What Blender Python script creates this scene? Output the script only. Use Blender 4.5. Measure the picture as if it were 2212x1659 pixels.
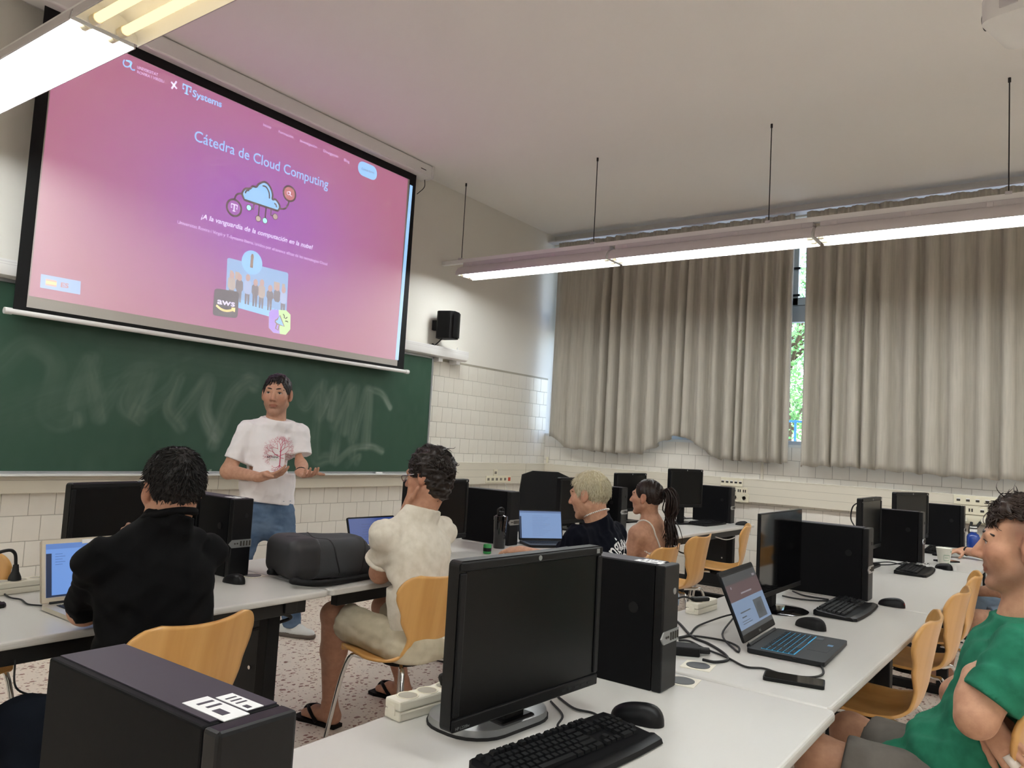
import bpy, bmesh, math, random
import numpy as np
from mathutils import Vector, Matrix, Euler
random.seed(7); np.random.seed(7)
for o in list(bpy.data.objects): bpy.data.objects.remove(o)
sc = bpy.context.scene; COL = sc.collection

# ------------------------------------------------------------------ camera, world, exposure
CR = ((0.58155287, -0.09324421, -0.80814712), (-0.81159457, 0.00160473, -0.58421886), (0.05577189, 0.99564197, -0.07474326))
FOC, CX, CY = 1660.0, 1106.0, 829.5
CAMZ = 1.38
cam = bpy.data.cameras.new('camera'); camo = bpy.data.objects.new('camera', cam); COL.objects.link(camo)
cam.sensor_width = 36.0; cam.lens = 36.0*FOC/2212.0; cam.clip_start = .03; cam.clip_end = 200
camo.matrix_world = Matrix.Translation((0, 0, CAMZ)) @ Matrix(CR).to_4x4()
sc.camera = camo
sc.view_settings.view_transform = 'Standard'; sc.view_settings.look = 'None'
sc.view_settings.gamma = 1; sc.view_settings.use_curve_mapping = False
sc.view_settings.exposure = 1.2
world = bpy.data.worlds.new('daylight'); sc.world = world; world.use_nodes = True
wn = world.node_tree; wn.nodes.clear()
wo = wn.nodes.new('ShaderNodeOutputWorld'); wb = wn.nodes.new('ShaderNodeBackground'); sk = wn.nodes.new('ShaderNodeTexSky')
sk.sky_type = 'NISHITA'; sk.sun_disc = False; sk.sun_elevation = math.radians(50); sk.sun_rotation = math.radians(200)
wb.inputs['Strength'].default_value = 0.45
wn.links.new(sk.outputs[0], wb.inputs['Color']); wn.links.new(wb.outputs[0], wo.inputs['Surface'])
TUBE = 14.0          # fluorescent tube emission

# ------------------------------------------------------------------ measuring helpers (photo pixel -> place in the room)
_R = np.array(CR); _P = np.array((0, 0, CAMZ))
def ray(px, py):
    v = _R @ np.array((px-CX, -(py-CY), -FOC)); return v/np.linalg.norm(v)
def onx(px, py, x): r = ray(px, py); return _P + r*(x/r[0])
def ony(px, py, y): r = ray(px, py); return _P + r*(y/r[1])
def onz(px, py, z): r = ray(px, py); return _P + r*((z-CAMZ)/r[2])

# ------------------------------------------------------------------ materials
MATS = {}
def lin(c):
    if isinstance(c, str):
        c = [int(c[i:i+2], 16)/255 for i in (0, 2, 4)]
        c = [x/12.92 if x < .04045 else ((x+.055)/1.055)**2.4 for x in c]
    return tuple(c[:3])+(1,)
def mat(name, col=(.8, .8, .8), rough=.5, metal=0, emit=None, es=1, noise=None, bump=None, trans=0, alpha=1, coat=0, vcol=None, spec=None, sss=0):
    """principled material; noise=(scale, col2, [stretch xyz]); bump=(scale, strength, [stretch])"""
    m = bpy.data.materials.new(name); m.use_nodes = True; nt = m.node_tree; b = nt.nodes['Principled BSDF']
    b.inputs['Base Color'].default_value = lin(col); b.inputs['Roughness'].default_value = rough; b.inputs['Metallic'].default_value = metal
    if spec is not None: b.inputs['Specular IOR Level'].default_value = spec
    if coat: b.inputs['Coat Weight'].default_value = coat
    if trans: b.inputs['Transmission Weight'].default_value = trans
    if alpha < 1: b.inputs['Alpha'].default_value = alpha
    if sss: b.inputs['Subsurface Weight'].default_value = sss; b.inputs['Subsurface Radius'].default_value = (.012, .005, .003); b.inputs['Subsurface Scale'].default_value = 1
    if emit is not None: b.inputs['Emission Color'].default_value = lin(emit); b.inputs['Emission Strength'].default_value = es
    def coords(st):
        tc = nt.nodes.new('ShaderNodeTexCoord'); mp = nt.nodes.new('ShaderNodeMapping'); mp.inputs['Scale'].default_value = st
        nt.links.new(tc.outputs['Object'], mp.inputs['Vector']); return mp
    csrc = None
    if vcol:
        a = nt.nodes.new('ShaderNodeVertexColor'); a.layer_name = vcol; csrc = a.outputs['Color']; nt.links.new(csrc, b.inputs['Base Color'])
    if noise:
        sc_, c2 = noise[0], noise[1]; mp = coords(noise[2] if len(noise) > 2 else (1, 1, 1))
        n = nt.nodes.new('ShaderNodeTexNoise'); n.inputs['Scale'].default_value = sc_; n.inputs['Detail'].default_value = 5
        nt.links.new(mp.outputs[0], n.inputs['Vector'])
        mx = nt.nodes.new('ShaderNodeMix'); mx.data_type = 'RGBA'; mx.inputs[6].default_value = lin(col); mx.inputs[7].default_value = lin(c2)
        if csrc: nt.links.new(csrc, mx.inputs[6])
        rp = nt.nodes.new('ShaderNodeMapRange'); rp.inputs[1].default_value = .35; rp.inputs[2].default_value = .65
        nt.links.new(n.outputs['Fac'], rp.inputs[0])
        if csrc:
            ml = nt.nodes.new('ShaderNodeMath'); ml.operation = 'MULTIPLY'; ml.inputs[1].default_value = .35; nt.links.new(rp.outputs[0], ml.inputs[0]); nt.links.new(ml.outputs[0], mx.inputs[0])
        else: nt.links.new(rp.outputs[0], mx.inputs[0])
        nt.links.new(mx.outputs[2], b.inputs['Base Color'])
    if bump:
        mp = coords(bump[2] if len(bump) > 2 else (1, 1, 1)); n = nt.nodes.new('ShaderNodeTexNoise'); n.inputs['Scale'].default_value = bump[0]; n.inputs['Detail'].default_value = 4
        nt.links.new(mp.outputs[0], n.inputs['Vector']); bp = nt.nodes.new('ShaderNodeBump'); bp.inputs['Strength'].default_value = bump[1]; bp.inputs['Distance'].default_value = .01
        nt.links.new(n.outputs['Fac'], bp.inputs['Height']); nt.links.new(bp.outputs[0], b.inputs['Normal'])
    MATS[name] = m; return m
def emis(name, col, s=1.0):
    m = bpy.data.materials.new(name); m.use_nodes = True; nt = m.node_tree; nt.nodes.clear()
    o = nt.nodes.new('ShaderNodeOutputMaterial'); e = nt.nodes.new('ShaderNodeEmission'); e.inputs[0].default_value = lin(col); e.inputs[1].default_value = s
    nt.links.new(e.outputs[0], o.inputs[0]); MATS[name] = m; return m

# ------------------------------------------------------------------ mesh helpers
class MB:
    def __init__(s): s.v = []; s.f = []
    def add(s, v, f):
        n = len(s.v); s.v += [tuple(p) for p in v]; s.f += [tuple(i+n for i in q) for q in f]; return s
    def box(s, x0, x1, y0, y1, z0, z1, bev=0, M=None):
        bm = bmesh.new(); bmesh.ops.create_cube(bm, size=1)
        bmesh.ops.scale(bm, vec=(x1-x0, y1-y0, z1-z0), verts=bm.verts); bmesh.ops.translate(bm, vec=((x0+x1)/2, (y0+y1)/2, (z0+z1)/2), verts=bm.verts)
        if bev: bmesh.ops.bevel(bm, geom=list(bm.edges), offset=bev, segments=2, affect='EDGES', profile=.5)
        if M is not None: bmesh.ops.transform(bm, matrix=M, verts=bm.verts)
        bm.verts.index_update(); s.add([v.co[:] for v in bm.verts], [[v.index for v in f.verts] for f in bm.faces]); bm.free(); return s
    def tube(s, pts, r, n=10, closed=False, caps=True):
        pts = [Vector(p) for p in pts]; k = len(pts); rs = r if isinstance(r, (list, tuple)) else [r]*k
        rings = []; up = None
        for i, p in enumerate(pts):
            if closed: t = pts[(i+1) % k]-pts[i-1]
            else: t = pts[min(i+1, k-1)]-pts[max(i-1, 0)]
            if t.length < 1e-9: t = Vector((0, 0, 1))
            t.normalize()
            if up is None:
                up = t.orthogonal().normalized()
            else:
                up = (up-t*up.dot(t)); up = up.normalized() if up.length > 1e-6 else t.orthogonal().normalized()
            w = t.cross(up); rings.append([p+(up*math.cos(a)+w*math.sin(a))*rs[i] for a in (2*math.pi*j/n for j in range(n))])
        v = [q for g in rings for q in g]; f = []
        for i in range(k if closed else k-1):
            for j in range(n):
                a, b2 = i*n+j, i*n+(j+1) % n; c, d = ((i+1) % k)*n+(j+1) % n, ((i+1) % k)*n+j; f.append((a, b2, c, d))
        if not closed and caps: f.append(tuple(range(n))[::-1]); f.append(tuple((k-1)*n+j for j in range(n)))
        return s.add(v, f)
    def cyl(s, p0, p1, r0, r1=None, n=16): return s.tube([p0, p1], [r0, r0 if r1 is None else r1], n)
    def lathe(s, prof, n=24, M=None, sx=1, sy=1):
        v = []; f = []
        for r, z in prof:
            for j in range(n): a = 2*math.pi*j/n; v.append(Vector((r*math.cos(a)*sx, r*math.sin(a)*sy, z)))
        for i in range(len(prof)-1):
            for j in range(n): f.append((i*n+j, i*n+(j+1) % n, (i+1)*n+(j+1) % n, (i+1)*n+j))
        f.append(tuple(range(n))[::-1]); f.append(tuple((len(prof)-1)*n+j for j in range(n)))
        if M is not None: v = [M @ q for q in v]
        return s.add(v, f)
    def prism(s, out, z0, z1, M=None):
        """outline in xy, extruded z0..z1"""
        n = len(out); v = [Vector((x, y, z0)) for x, y in out]+[Vector((x, y, z1)) for x, y in out]
        if M is not None: v = [M @ q for q in v]
        f = [tuple(range(n))[::-1], tuple(range(n, 2*n))]+[(i, (i+1) % n, n+(i+1) % n, n+i) for i in range(n)]
        return s.add(v, f)
    def grid(s, nu, nv, fn):
        v = [fn(i/nu, j/nv) for i in range(nu+1) for j in range(nv+1)]
        return s.add(v, [(i*(nv+1)+j, (i+1)*(nv+1)+j, (i+1)*(nv+1)+j+1, i*(nv+1)+j+1) for i in range(nu) for j in range(nv)])
    def mesh(s, name, m, smooth=False):
        me = bpy.data.meshes.new(name); me.from_pydata([tuple(p) for p in s.v], [], s.f); me.update()
        bm = bmesh.new(); bm.from_mesh(me); bmesh.ops.recalc_face_normals(bm, faces=bm.faces); bm.to_mesh(me); bm.free()
        if m is not None: me.materials.append(MATS[m] if isinstance(m, str) else m)
        if smooth: me.shade_smooth() if smooth is True else me.set_sharp_from_angle(angle=math.radians(smooth))
        if smooth and smooth is not True:
            for p in me.polygons: p.use_smooth = True
        return me
    def build(s, name, m, parent=None, smooth=False, loc=None, rot=None):
        return link(name, s.mesh(name, m, smooth), parent, loc, rot)
def link(name, me, parent=None, loc=None, rot=None):
    o = bpy.data.objects.new(name, me); COL.objects.link(o)
    if parent is not None: o.parent = parent
    if loc is not None: o.location = loc
    if rot is not None: o.rotation_euler = rot
    return o
def tag(o, label=None, cat=None, group=None, kind=None):
    for k, v in (('label', label), ('category', cat), ('group', group), ('kind', kind)):
        if v: o[k] = v
    return o
def thing(name, label, cat, loc=(0, 0, 0), rz=0, group=None):
    o = bpy.data.objects.new(name, None); COL.objects.link(o); o.empty_display_size = .05
    o.location = loc; o.rotation_euler = (0, 0, rz); return tag(o, label, cat, group)
def dup(root, loc, rz, label):
    r = root.copy(); COL.objects.link(r); r.location = loc; r.rotation_euler = (0, 0, rz); r['label'] = label
    for ch in list(root.children):
        c = ch.copy(); COL.objects.link(c); c.parent = r
        for g in list(ch.children): d = g.copy(); COL.objects.link(d); d.parent = c
    return r
def struct(o): o['kind'] = 'structure'; return o
D2R = math.radians
def catmull(pts, n=8):
    P = [Vector(p) for p in pts]; P = [P[0]*2-P[1]]+P+[P[-1]*2-P[-2]]; out = []
    for i in range(1, len(P)-2):
        for k in range(n):
            t = k/n; a, b, c, d = P[i-1], P[i], P[i+1], P[i+2]
            out.append(.5*((2*b)+(c-a)*t+(2*a-5*b+4*c-d)*t*t+(3*b-a-3*c+d)*t**3))
    out.append(P[-2]); return out
def rrect(w, h, r, n=5, cx=0, cy=0):
    o = []
    for sx, sy, a0 in ((1, 1, 0), (-1, 1, 90), (-1, -1, 180), (1, -1, 270)):
        for k in range(n+1):
            a = D2R(a0+90*k/n); o.append((cx+sx*(w/2-r)+r*math.cos(a), cy+sy*(h/2-r)+r*math.sin(a)))
    return o
RX90 = Matrix.Rotation(D2R(90), 4, 'X')     # xy outline -> xz plane, extrusion towards -y

# ------------------------------------------------------------------ palette
mat('plaster', 'E6E2D9', .85, bump=(60, .05)); mat('ceiling_paint', 'F5F2ED', .9)
mat('tile_glaze', 'E9E4DA', .28, noise=(3, 'E0DACE')); mat('grout', 'B5AFA3', .9)
mat('trunk_pvc', 'DCD5C4', .45); mat('pvc_line', 'A9A292', .6); mat('socket_ivory', 'E6DFC6', .4); mat('socket_hole', '3A352E', .6); mat('socket_red', 'C8411E', .4)
mat('alu', 'B9BCBE', .35, .8); mat('alu_white', 'DADBD8', .4); mat('steel', 'C9C9C7', .18, 1); mat('dark_metal', '121211', .5)
mat('white_enamel', 'E9E7E4', .35); mat('grey_enamel', 'C9C3C4', .4); mat('black_plastic', '0A0A0C', .42, spec=.3); mat('black_matte', '0B0B0C', .65, spec=.3); mat('case_black', '09090B', .6, spec=.12, bump=(900, .03))
mat('case_top', '38343C', .5, spec=.4); mat('screen_black', '040405', .32, spec=.25); mat('glossy_black', '08080A', .06)
mat('silver_plastic', 'A4A6A6', .3, .6); mat('gunmetal', '4A4D50', .35, .4); mat('dark_grey', '1F2022', .5, spec=.3); mat('key_black', '0F1012', .5, spec=.3)
mat('laminate', 'C9C6C0', .32, bump=(500, .02)); mat('laminate_edge', 'D0CDC6', .35)
mat('beech', 'DCAA66', .36, noise=(14, 'CB9551', (1, .35, .08)), coat=.2)
mat('ivory', 'E7E1D0', .4); mat('paper', 'EFEFEF', .7); mat('rubber', '121212', .6); mat('cable_white', 'D8D4CB', .5)
mat('curtain_cloth', 'BBB5A8', .85, noise=(60, 'B0AA9D', (1, 1, .06)), bump=(700, .12))
mat('glass', (1, 1, 1), .02, trans=1); MATS['glass'].node_tree.nodes['Principled BSDF'].inputs['IOR'].default_value = 1.03
# ================================================================== THE ROOM
WX, WY, CE, X0, Y0 = 7.865, 5.15, 3.945, -4.6, -4.2
T = .725
def mat_floor():
    m = mat('terrazzo', 'C9B6A6', .32); nt = m.node_tree; b = nt.nodes['Principled BSDF']; L = nt.links.new
    tc = nt.nodes.new('ShaderNodeTexCoord'); wp = nt.nodes.new('ShaderNodeTexNoise'); wp.inputs['Scale'].default_value = 22; L(tc.outputs['Object'], wp.inputs['Vector'])
    ad = nt.nodes.new('ShaderNodeMix'); ad.data_type = 'VECTOR'; ad.blend_type = 'ADD' if hasattr(ad, 'blend_type') else ad.blend_type
    va = nt.nodes.new('ShaderNodeVectorMath'); va.operation = 'MULTIPLY_ADD'; va.inputs[1].default_value = (.035,)*3; L(wp.outputs['Color'], va.inputs[0]); L(tc.outputs['Object'], va.inputs[2])
    nt.nodes.remove(ad); col = None
    for sc_, th, c, thr, st in ((22, .32, '93604F', .58, (1, 1.5, 1)), (32, .28, 'AE8170', .5, (1.4, 1, 1)), (55, .3, 'E6DACB', .55, (1, 1, 1)), (46, .22, '6E4038', .72, (1, 1.6, 1))):
        mp = nt.nodes.new('ShaderNodeMapping'); mp.inputs['Scale'].default_value = st; mp.inputs['Location'].default_value = (sc_, th*9, 0); L(va.outputs[0], mp.inputs['Vector'])
        vo = nt.nodes.new('ShaderNodeTexVoronoi'); vo.inputs['Scale'].default_value = sc_; L(mp.outputs[0], vo.inputs['Vector'])
        sp = nt.nodes.new('ShaderNodeSeparateColor'); L(vo.outputs['Color'], sp.inputs[0])
        a = nt.nodes.new('ShaderNodeMath'); a.operation = 'LESS_THAN'; a.inputs[1].default_value = th; L(vo.outputs['Distance'], a.inputs[0])
        g = nt.nodes.new('ShaderNodeMath'); g.operation = 'GREATER_THAN'; g.inputs[1].default_value = thr; L(sp.outputs[0], g.inputs[0])
        pr = nt.nodes.new('ShaderNodeMath'); pr.operation = 'MULTIPLY'; L(a.outputs[0], pr.inputs[0]); L(g.outputs[0], pr.inputs[1])
        mx = nt.nodes.new('ShaderNodeMix'); mx.data_type = 'RGBA'; mx.inputs[6].default_value = lin('F0E2D4'); mx.inputs[7].default_value = lin(c); L(pr.outputs[0], mx.inputs[0])
        if col is not None: L(col, mx.inputs[6])
        col = mx.outputs[2]
    L(col, b.inputs['Base Color'])
mat_floor()
def plane_box(name, m, *a): return struct(MB().box(*a).build(name, m))
plane_box('floor', 'terrazzo', X0, WX+.3, Y0, WY+.3, -.1, 0)
plane_box('ceiling', 'ceiling_paint', X0, WX+.3, Y0, WY+.3, CE, CE+.12)
wf = plane_box('wall_front', 'plaster', X0-.2, WX+.3, WY, WY+.2, 0, CE)
plane_box('wall_left', 'plaster', X0-.2, X0, Y0, WY, 0, CE); plane_box('wall_back', 'plaster', X0-.2, WX+.3, Y0-.2, Y0, 0, CE)
WB, WT = 1.50, 3.82          # window opening
b = MB(); b.box(WX, WX+.28, Y0, WY, 0, WB); b.box(WX, WX+.28, Y0, WY, WT, CE)
b.box(WX, WX+.28, Y0, -2.2, WB, WT)
ww = struct(b.build('wall_right', 'plaster'))

# glazed wall tiles, one object each
TP, TT, TG = .1545, .007, .0042
tile_me = MB().box(-TP/2+TG/2, TP/2-TG/2, -TT/2, TT/2, -TP/2+TG/2, TP/2-TG/2, bev=.0018).mesh('tile', 'tile_glaze')
tile_half = MB().box(-TP/4+TG/2, TP/4-TG/2, -TT/2, TT/2, -TP/2+TG/2, TP/2-TG/2, bev=.0018).mesh('tile', 'tile_glaze')
def tiles(wall, place, a0, a1, rows, zt, rot, keep):
    rest = MB(); cnt = 0
    for r in range(rows):
        z = zt-TP*(r+.5); off = (r % 2)*TP/2; k = 0
        while True:
            a = a1-off-TP*(k+.5); k += 1
            if a < a0: break
            p = place(a, z)
            if keep(a, z) and cnt < 300: link('tile', tile_me, wall, p, (0, 0, rot)); cnt += 1
            elif not keep(a, z) or cnt >= 300:
                if rot == 0: rest.box(p[0]-TP/2+TG/2, p[0]+TP/2-TG/2, p[1]-TT/2, p[1]+TT/2, z-TP/2+TG/2, z+TP/2-TG/2)
                else: rest.box(p[0]-TT/2, p[0]+TT/2, p[1]-TP/2+TG/2, p[1]+TP/2-TG/2, z-TP/2+TG/2, z+TP/2-TG/2)
        if r % 2 and keep(a1-.01, z): link('tile', tile_half, wall, place(a1-TP/4, z), (0, 0, rot)); cnt += 1
    o = rest.build('tile_field', 'tile_glaze', wall); o['kind'] = 'stuff'
def keepf(a, z): return (a > 5.62 and z > 1.13) or (1.80 < a < 7.86 and .12 < z < .95 and not (a > 6.3 and z < .28)) 
tiles(wf, lambda a, z: (a, WY-TT/2, z), X0, WX, 14, 2.155, 0, keepf)
MB().box(X0, WX, WY-.006, WY, 2.155, 2.175).build('tile_cap', 'pvc_line', wf)
MB().box(X0, WX, WY-.0045, WY-.0005, 0, 2.155).build('grout_bed', 'grout', wf); MB().box(WX-.0045, WX-.0005, Y0, WY, 0, WB-.022).build('grout_bed', 'grout', ww)
tiles(ww, lambda a, z: (WX-TT/2, a, z), Y0, WY-.0075, 10, WB-.0, D2R(90), lambda a, z: (a > -.1 and 1.12 < z) or (a > -.1 and .22 < z < .93))

# trunking (cable duct) along both walls
def trunk(name, M, L, label):
    o = struct(MB().box(0, L, -.065, -.008, .905, 1.14, bev=.006, M=M).build(name, 'trunk_pvc')); o['label'] = label
    g = MB()
    for z in (.985, 1.06): g.box(0, L, -.0665, -.064, z-.0012, z+.0012, M=M)
    g.build('cover_seam', 'pvc_line', o); MB().box(0, L, -.069, -.06, 1.131, 1.137, M=M).build('lip', 'trunk_pvc', o)
    for k in range(1, int(L/2)+1): MB().box(k*2-.001, k*2+.001, -.0667, -.06, .91, 1.135, M=M).build('joint', 'pvc_line', o)
    return o
trunk('trim_1', Matrix.Translation((X0, WY, 0)), WX-X0-.066, 'cream cable trunking along the front wall below the chalkboard')
trunk('trim_2', Matrix.Translation((WX, WY, 0)) @ Matrix.Rotation(D2R(-90), 4, 'Z'), WY-Y0, 'cream cable trunking along the wall under the curtained windows')
struct(MB().box(WX-.015, WX, Y0, WY, 0, .08).build('baseboard_right', 'dark_metal')); struct(MB().box(X0, WX-.015, WY-.015, WY, 0, .08).build('baseboard_front', 'dark_metal'))

# windows : aluminium frames, panes, sill
FXW = WX+.16
wy = [-2.2, -.36, 1.48, 2.40, 3.32, 4.20, WY]
for i in range(len(wy)-1):
    a, c = wy[i], wy[i+1]; w = bpy.data.objects.new('window_%d' % (i+1), None); COL.objects.link(w); struct(w)
    f = MB(); e = .045
    f.box(FXW-.03, FXW+.03, a, a+e, WB, WT, bev=.004); f.box(FXW-.03, FXW+.03, c-e, c, WB, WT, bev=.004)
    for z in (WB, WT-e): f.box(FXW-.03, FXW+.03, a+e, c-e, z, z+e, bev=.004)
    f.box(FXW-.04, FXW+.03, a+e, c-e, 2.76, 2.93, bev=.006); f.box(FXW-.06, FXW-.03, a+e, a+e+.09, 2.93, WT-e, bev=.004); f.box(FXW-.06, FXW-.03, c-e-.14, c-e, 2.93, WT-e, bev=.004)
    f.box(FXW-.06, FXW-.03, a+e, c-e, 2.93, 3.01, bev=.004)
    f.build('window_frame', 'alu', w)
    MB().box(FXW-.004, FXW+.004, a+e, c-e, WB+e, 2.76).build('pane', 'glass', w); MB().box(FXW-.004, FXW+.004, a+e+.09, c-e-.14, 3.01, WT-e).build('pane', 'glass', w)
    for hz in (3.02, 3.30): MB().box(FXW-.085, FXW-.058, c-e-.16, c-e-.03, hz, hz+.022, bev=.004).build('window_handle', 'black_plastic', w)
struct(MB().box(WX-.012, WX+.28, -2.2, WY, WB-.022, WB+.004).build('trim_3', 'alu_white'))['label'] = 'window sill ledge under the curtains'

# curtains
def curtain(label, y0, y1, hem, pitch, seed, xk=0.0, flat=lambda u: 1.0):
    rs = np.random.RandomState(seed); n = int(abs(y1-y0)*200); nz = 40; X = WX-.135+xk; zt = 3.815; L = abs(y1-y0)
    ks = [0.0]
    while ks[-1] < L+.2: ks.append(ks[-1]+rs.uniform(.55, 1.6)*pitch)
    ks = np.array(ks); am = np.array([(1 if i % 2 else -1)*rs.uniform(.45, 1.0) for i in range(len(ks))]); dr = rs.uniform(-.018, .018, len(ks)); sub_ = rs.uniform(0, 6.28, 4)
    def fn(u, v):
        s = u*L; K = ks+dr*v*1.3; i = int(np.clip(np.searchsorted(K, s)-1, 0, len(K)-2)); t = (s-K[i])/max(1e-4, K[i+1]-K[i]); t = min(1, max(0, t)); q = .5-.5*math.cos(math.pi*t); q = q*.75+.25*(t*t*(3-2*t))
        f = am[i]*(1-q)+am[i+1]*q; f = math.copysign(abs(f)**.62, f); h = hem(u); z = zt+(h-zt)*v; amp = (.024+.038*min(1, v*3.0))*flat(u)
        top = .007*math.sin(2*math.pi*24*s)*max(0, 1-v*16); y = y0+(y1-y0)*u
        return (X-amp*f-top-.012*v-.004*math.sin(38*s+sub_[0])*min(1, v*2), y-.010*am[i]*math.sin(math.pi*t)*v, z+(.010*f*v**6))
    o = thing('curtain', label, 'curtain', group='window curtains'); c = MB().grid(n, nz, fn).build('drape', 'curtain_cloth', o, smooth=True); md = c.modifiers.new('thick', 'SOLIDIFY'); md.thickness = .003
    MB().grid(n, 1, lambda u, v: (lambda p: (p[0]-.0030, p[1], p[2]))(fn(u, .925+.003*v))).build('hem_stitch', 'curtain_cloth', o)
    return o
sm = lambda a, b, t: (lambda q: q*q*(3-2*q))(max(0, min(1, (t-a)/(b-a))))
F1 = ((5.2, .7), (9.1, .5), (2.3, .5)); F2 = ((6.5, .7), (11, .45), (3.1, .4))
curtain('grey-beige curtain nearest the chalkboard corner, hem lifted at both ends', 5.0, 3.30, lambda u: 1.325+.15*(1-sm(0, .17, u))+.20*sm(.70, .97, u)+.012*math.sin(9*u), .085, 3, 0, lambda u: .35+.75*sm(.15, .4, u))
curtain('narrow grey-beige curtain right of the bunched hem, left of the window gap', 3.33, 2.20, lambda u: 1.315+.215*(1-sm(0, .42, u)), .062, 5)
curtain('widest grey-beige curtain at the right, beyond the window gap', 2.085, -2.1, lambda u: 1.30+.015*math.sin(14*u), .080, 9, -.02)
o = thing('curtain_rail', 'thin white curtain rail under the ceiling along the window wall', 'rail')
MB().box(WX-.155, WX-.025, -2.2, WY-.005, 3.832, 3.845).build('track_shield', 'grey_enamel', o)  # track widened into a plate that blocks daylight leaking above the curtains
for k in range(8): MB().box(WX-.14, WX, 4.7-k*.95, 4.72-k*.95, 3.845, 3.86).build('bracket', 'alu_white', o)

# outside : grey paving, white garden wall, blue fence, trees
mat('paving_out', 'A6A296', .9); mat('leaf', '9FCB74', .6, noise=(3, '6FA65C')); mat('bark', '6B5844', .9); mat('fence_blue', '3F7FA8', .5); mat('white_wall', 'F2F2EE', .8)
struct(MB().box(WX+.3, 40, -18, 22, -.4, -.3).build('ground', 'paving_out'))  # paving kept neutral so its bounce adds no green to the ceiling
tag(MB().box(15, 15.3, -10, 18, -.3, 1.55, bev=.02).build('garden_wall', 'white_wall'), 'white garden wall outside seen through the curtain gap', 'wall')
fo = thing('garden_fence', 'blue metal bar fence on top of the white garden wall outside', 'fence', (15.15, 4, 1.55))
pk = MB().box(-.012, .012, -.02, .02, 0, .55).mesh('fence_bar', 'fence_blue')
for k in range(60): link('bar', pk, fo, (0, -6+k*.2, 0))
MB().box(-.02, .02, -6, 6, .5, .54).build('rail', 'fence_blue', fo)
def tree(label, x, y, h, r, seed):
    t = thing('tree', label, 'tree', (x, y, -.3), group='garden trees outside'); rs = random.Random(seed)
    k = MB().tube(catmull([(0, 0, 0), (.1, .05, h*.3), (0, .1, h*.6), (.1, 0, h*.85)], 4), [.16-.008*i for i in range(13)], 8)
    for j in range(7): a = j*.9; k.tube([(0, .05, h*(.3+.06*j)), (math.cos(a)*r*.7, math.sin(a)*r*.7, h*(.5+.06*j))], [.06, .02], 6)
    k.build('trunk', 'bark', t, smooth=True)
    v = []; f = []
    for i in range(5200):
        a, b2, q = rs.uniform(0, 6.283), math.acos(rs.uniform(-1, 1)), rs.uniform(.25, 1)**.6
        lump = 1+.25*math.sin(3*a+seed)*math.sin(4*b2)
        p = Vector((math.cos(a)*math.sin(b2)*r*q*lump, math.sin(a)*math.sin(b2)*r*q*lump, h*.62+math.cos(b2)*h*.42*q*lump))
        u = Vector((rs.gauss(0, 1), rs.gauss(0, 1), rs.gauss(0, .6))).normalized(); w = u.orthogonal().normalized(); L = rs.uniform(.10, .17)
        n = len(v); v += [p, p+u*L*.5+w*L*.3, p+u*L, p+u*L*.5-w*L*.3]; f.append((n, n+1, n+2, n+3))
    o = MB().add(v, f).build('foliage', 'leaf', t); o['kind'] = 'stuff'
tree('leafy green garden tree outside, left one behind the curtain gap', 18.5, 5.3, 6.5, 2.3, 1)
tree('leafy green garden tree outside, right one behind the curtain gap', 26.5, 7.6, 8.5, 2.8, 2)
tree('leafy green garden tree outside the window nearest the chalkboard', 19, 13.5, 7, 2.8, 4)

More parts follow.
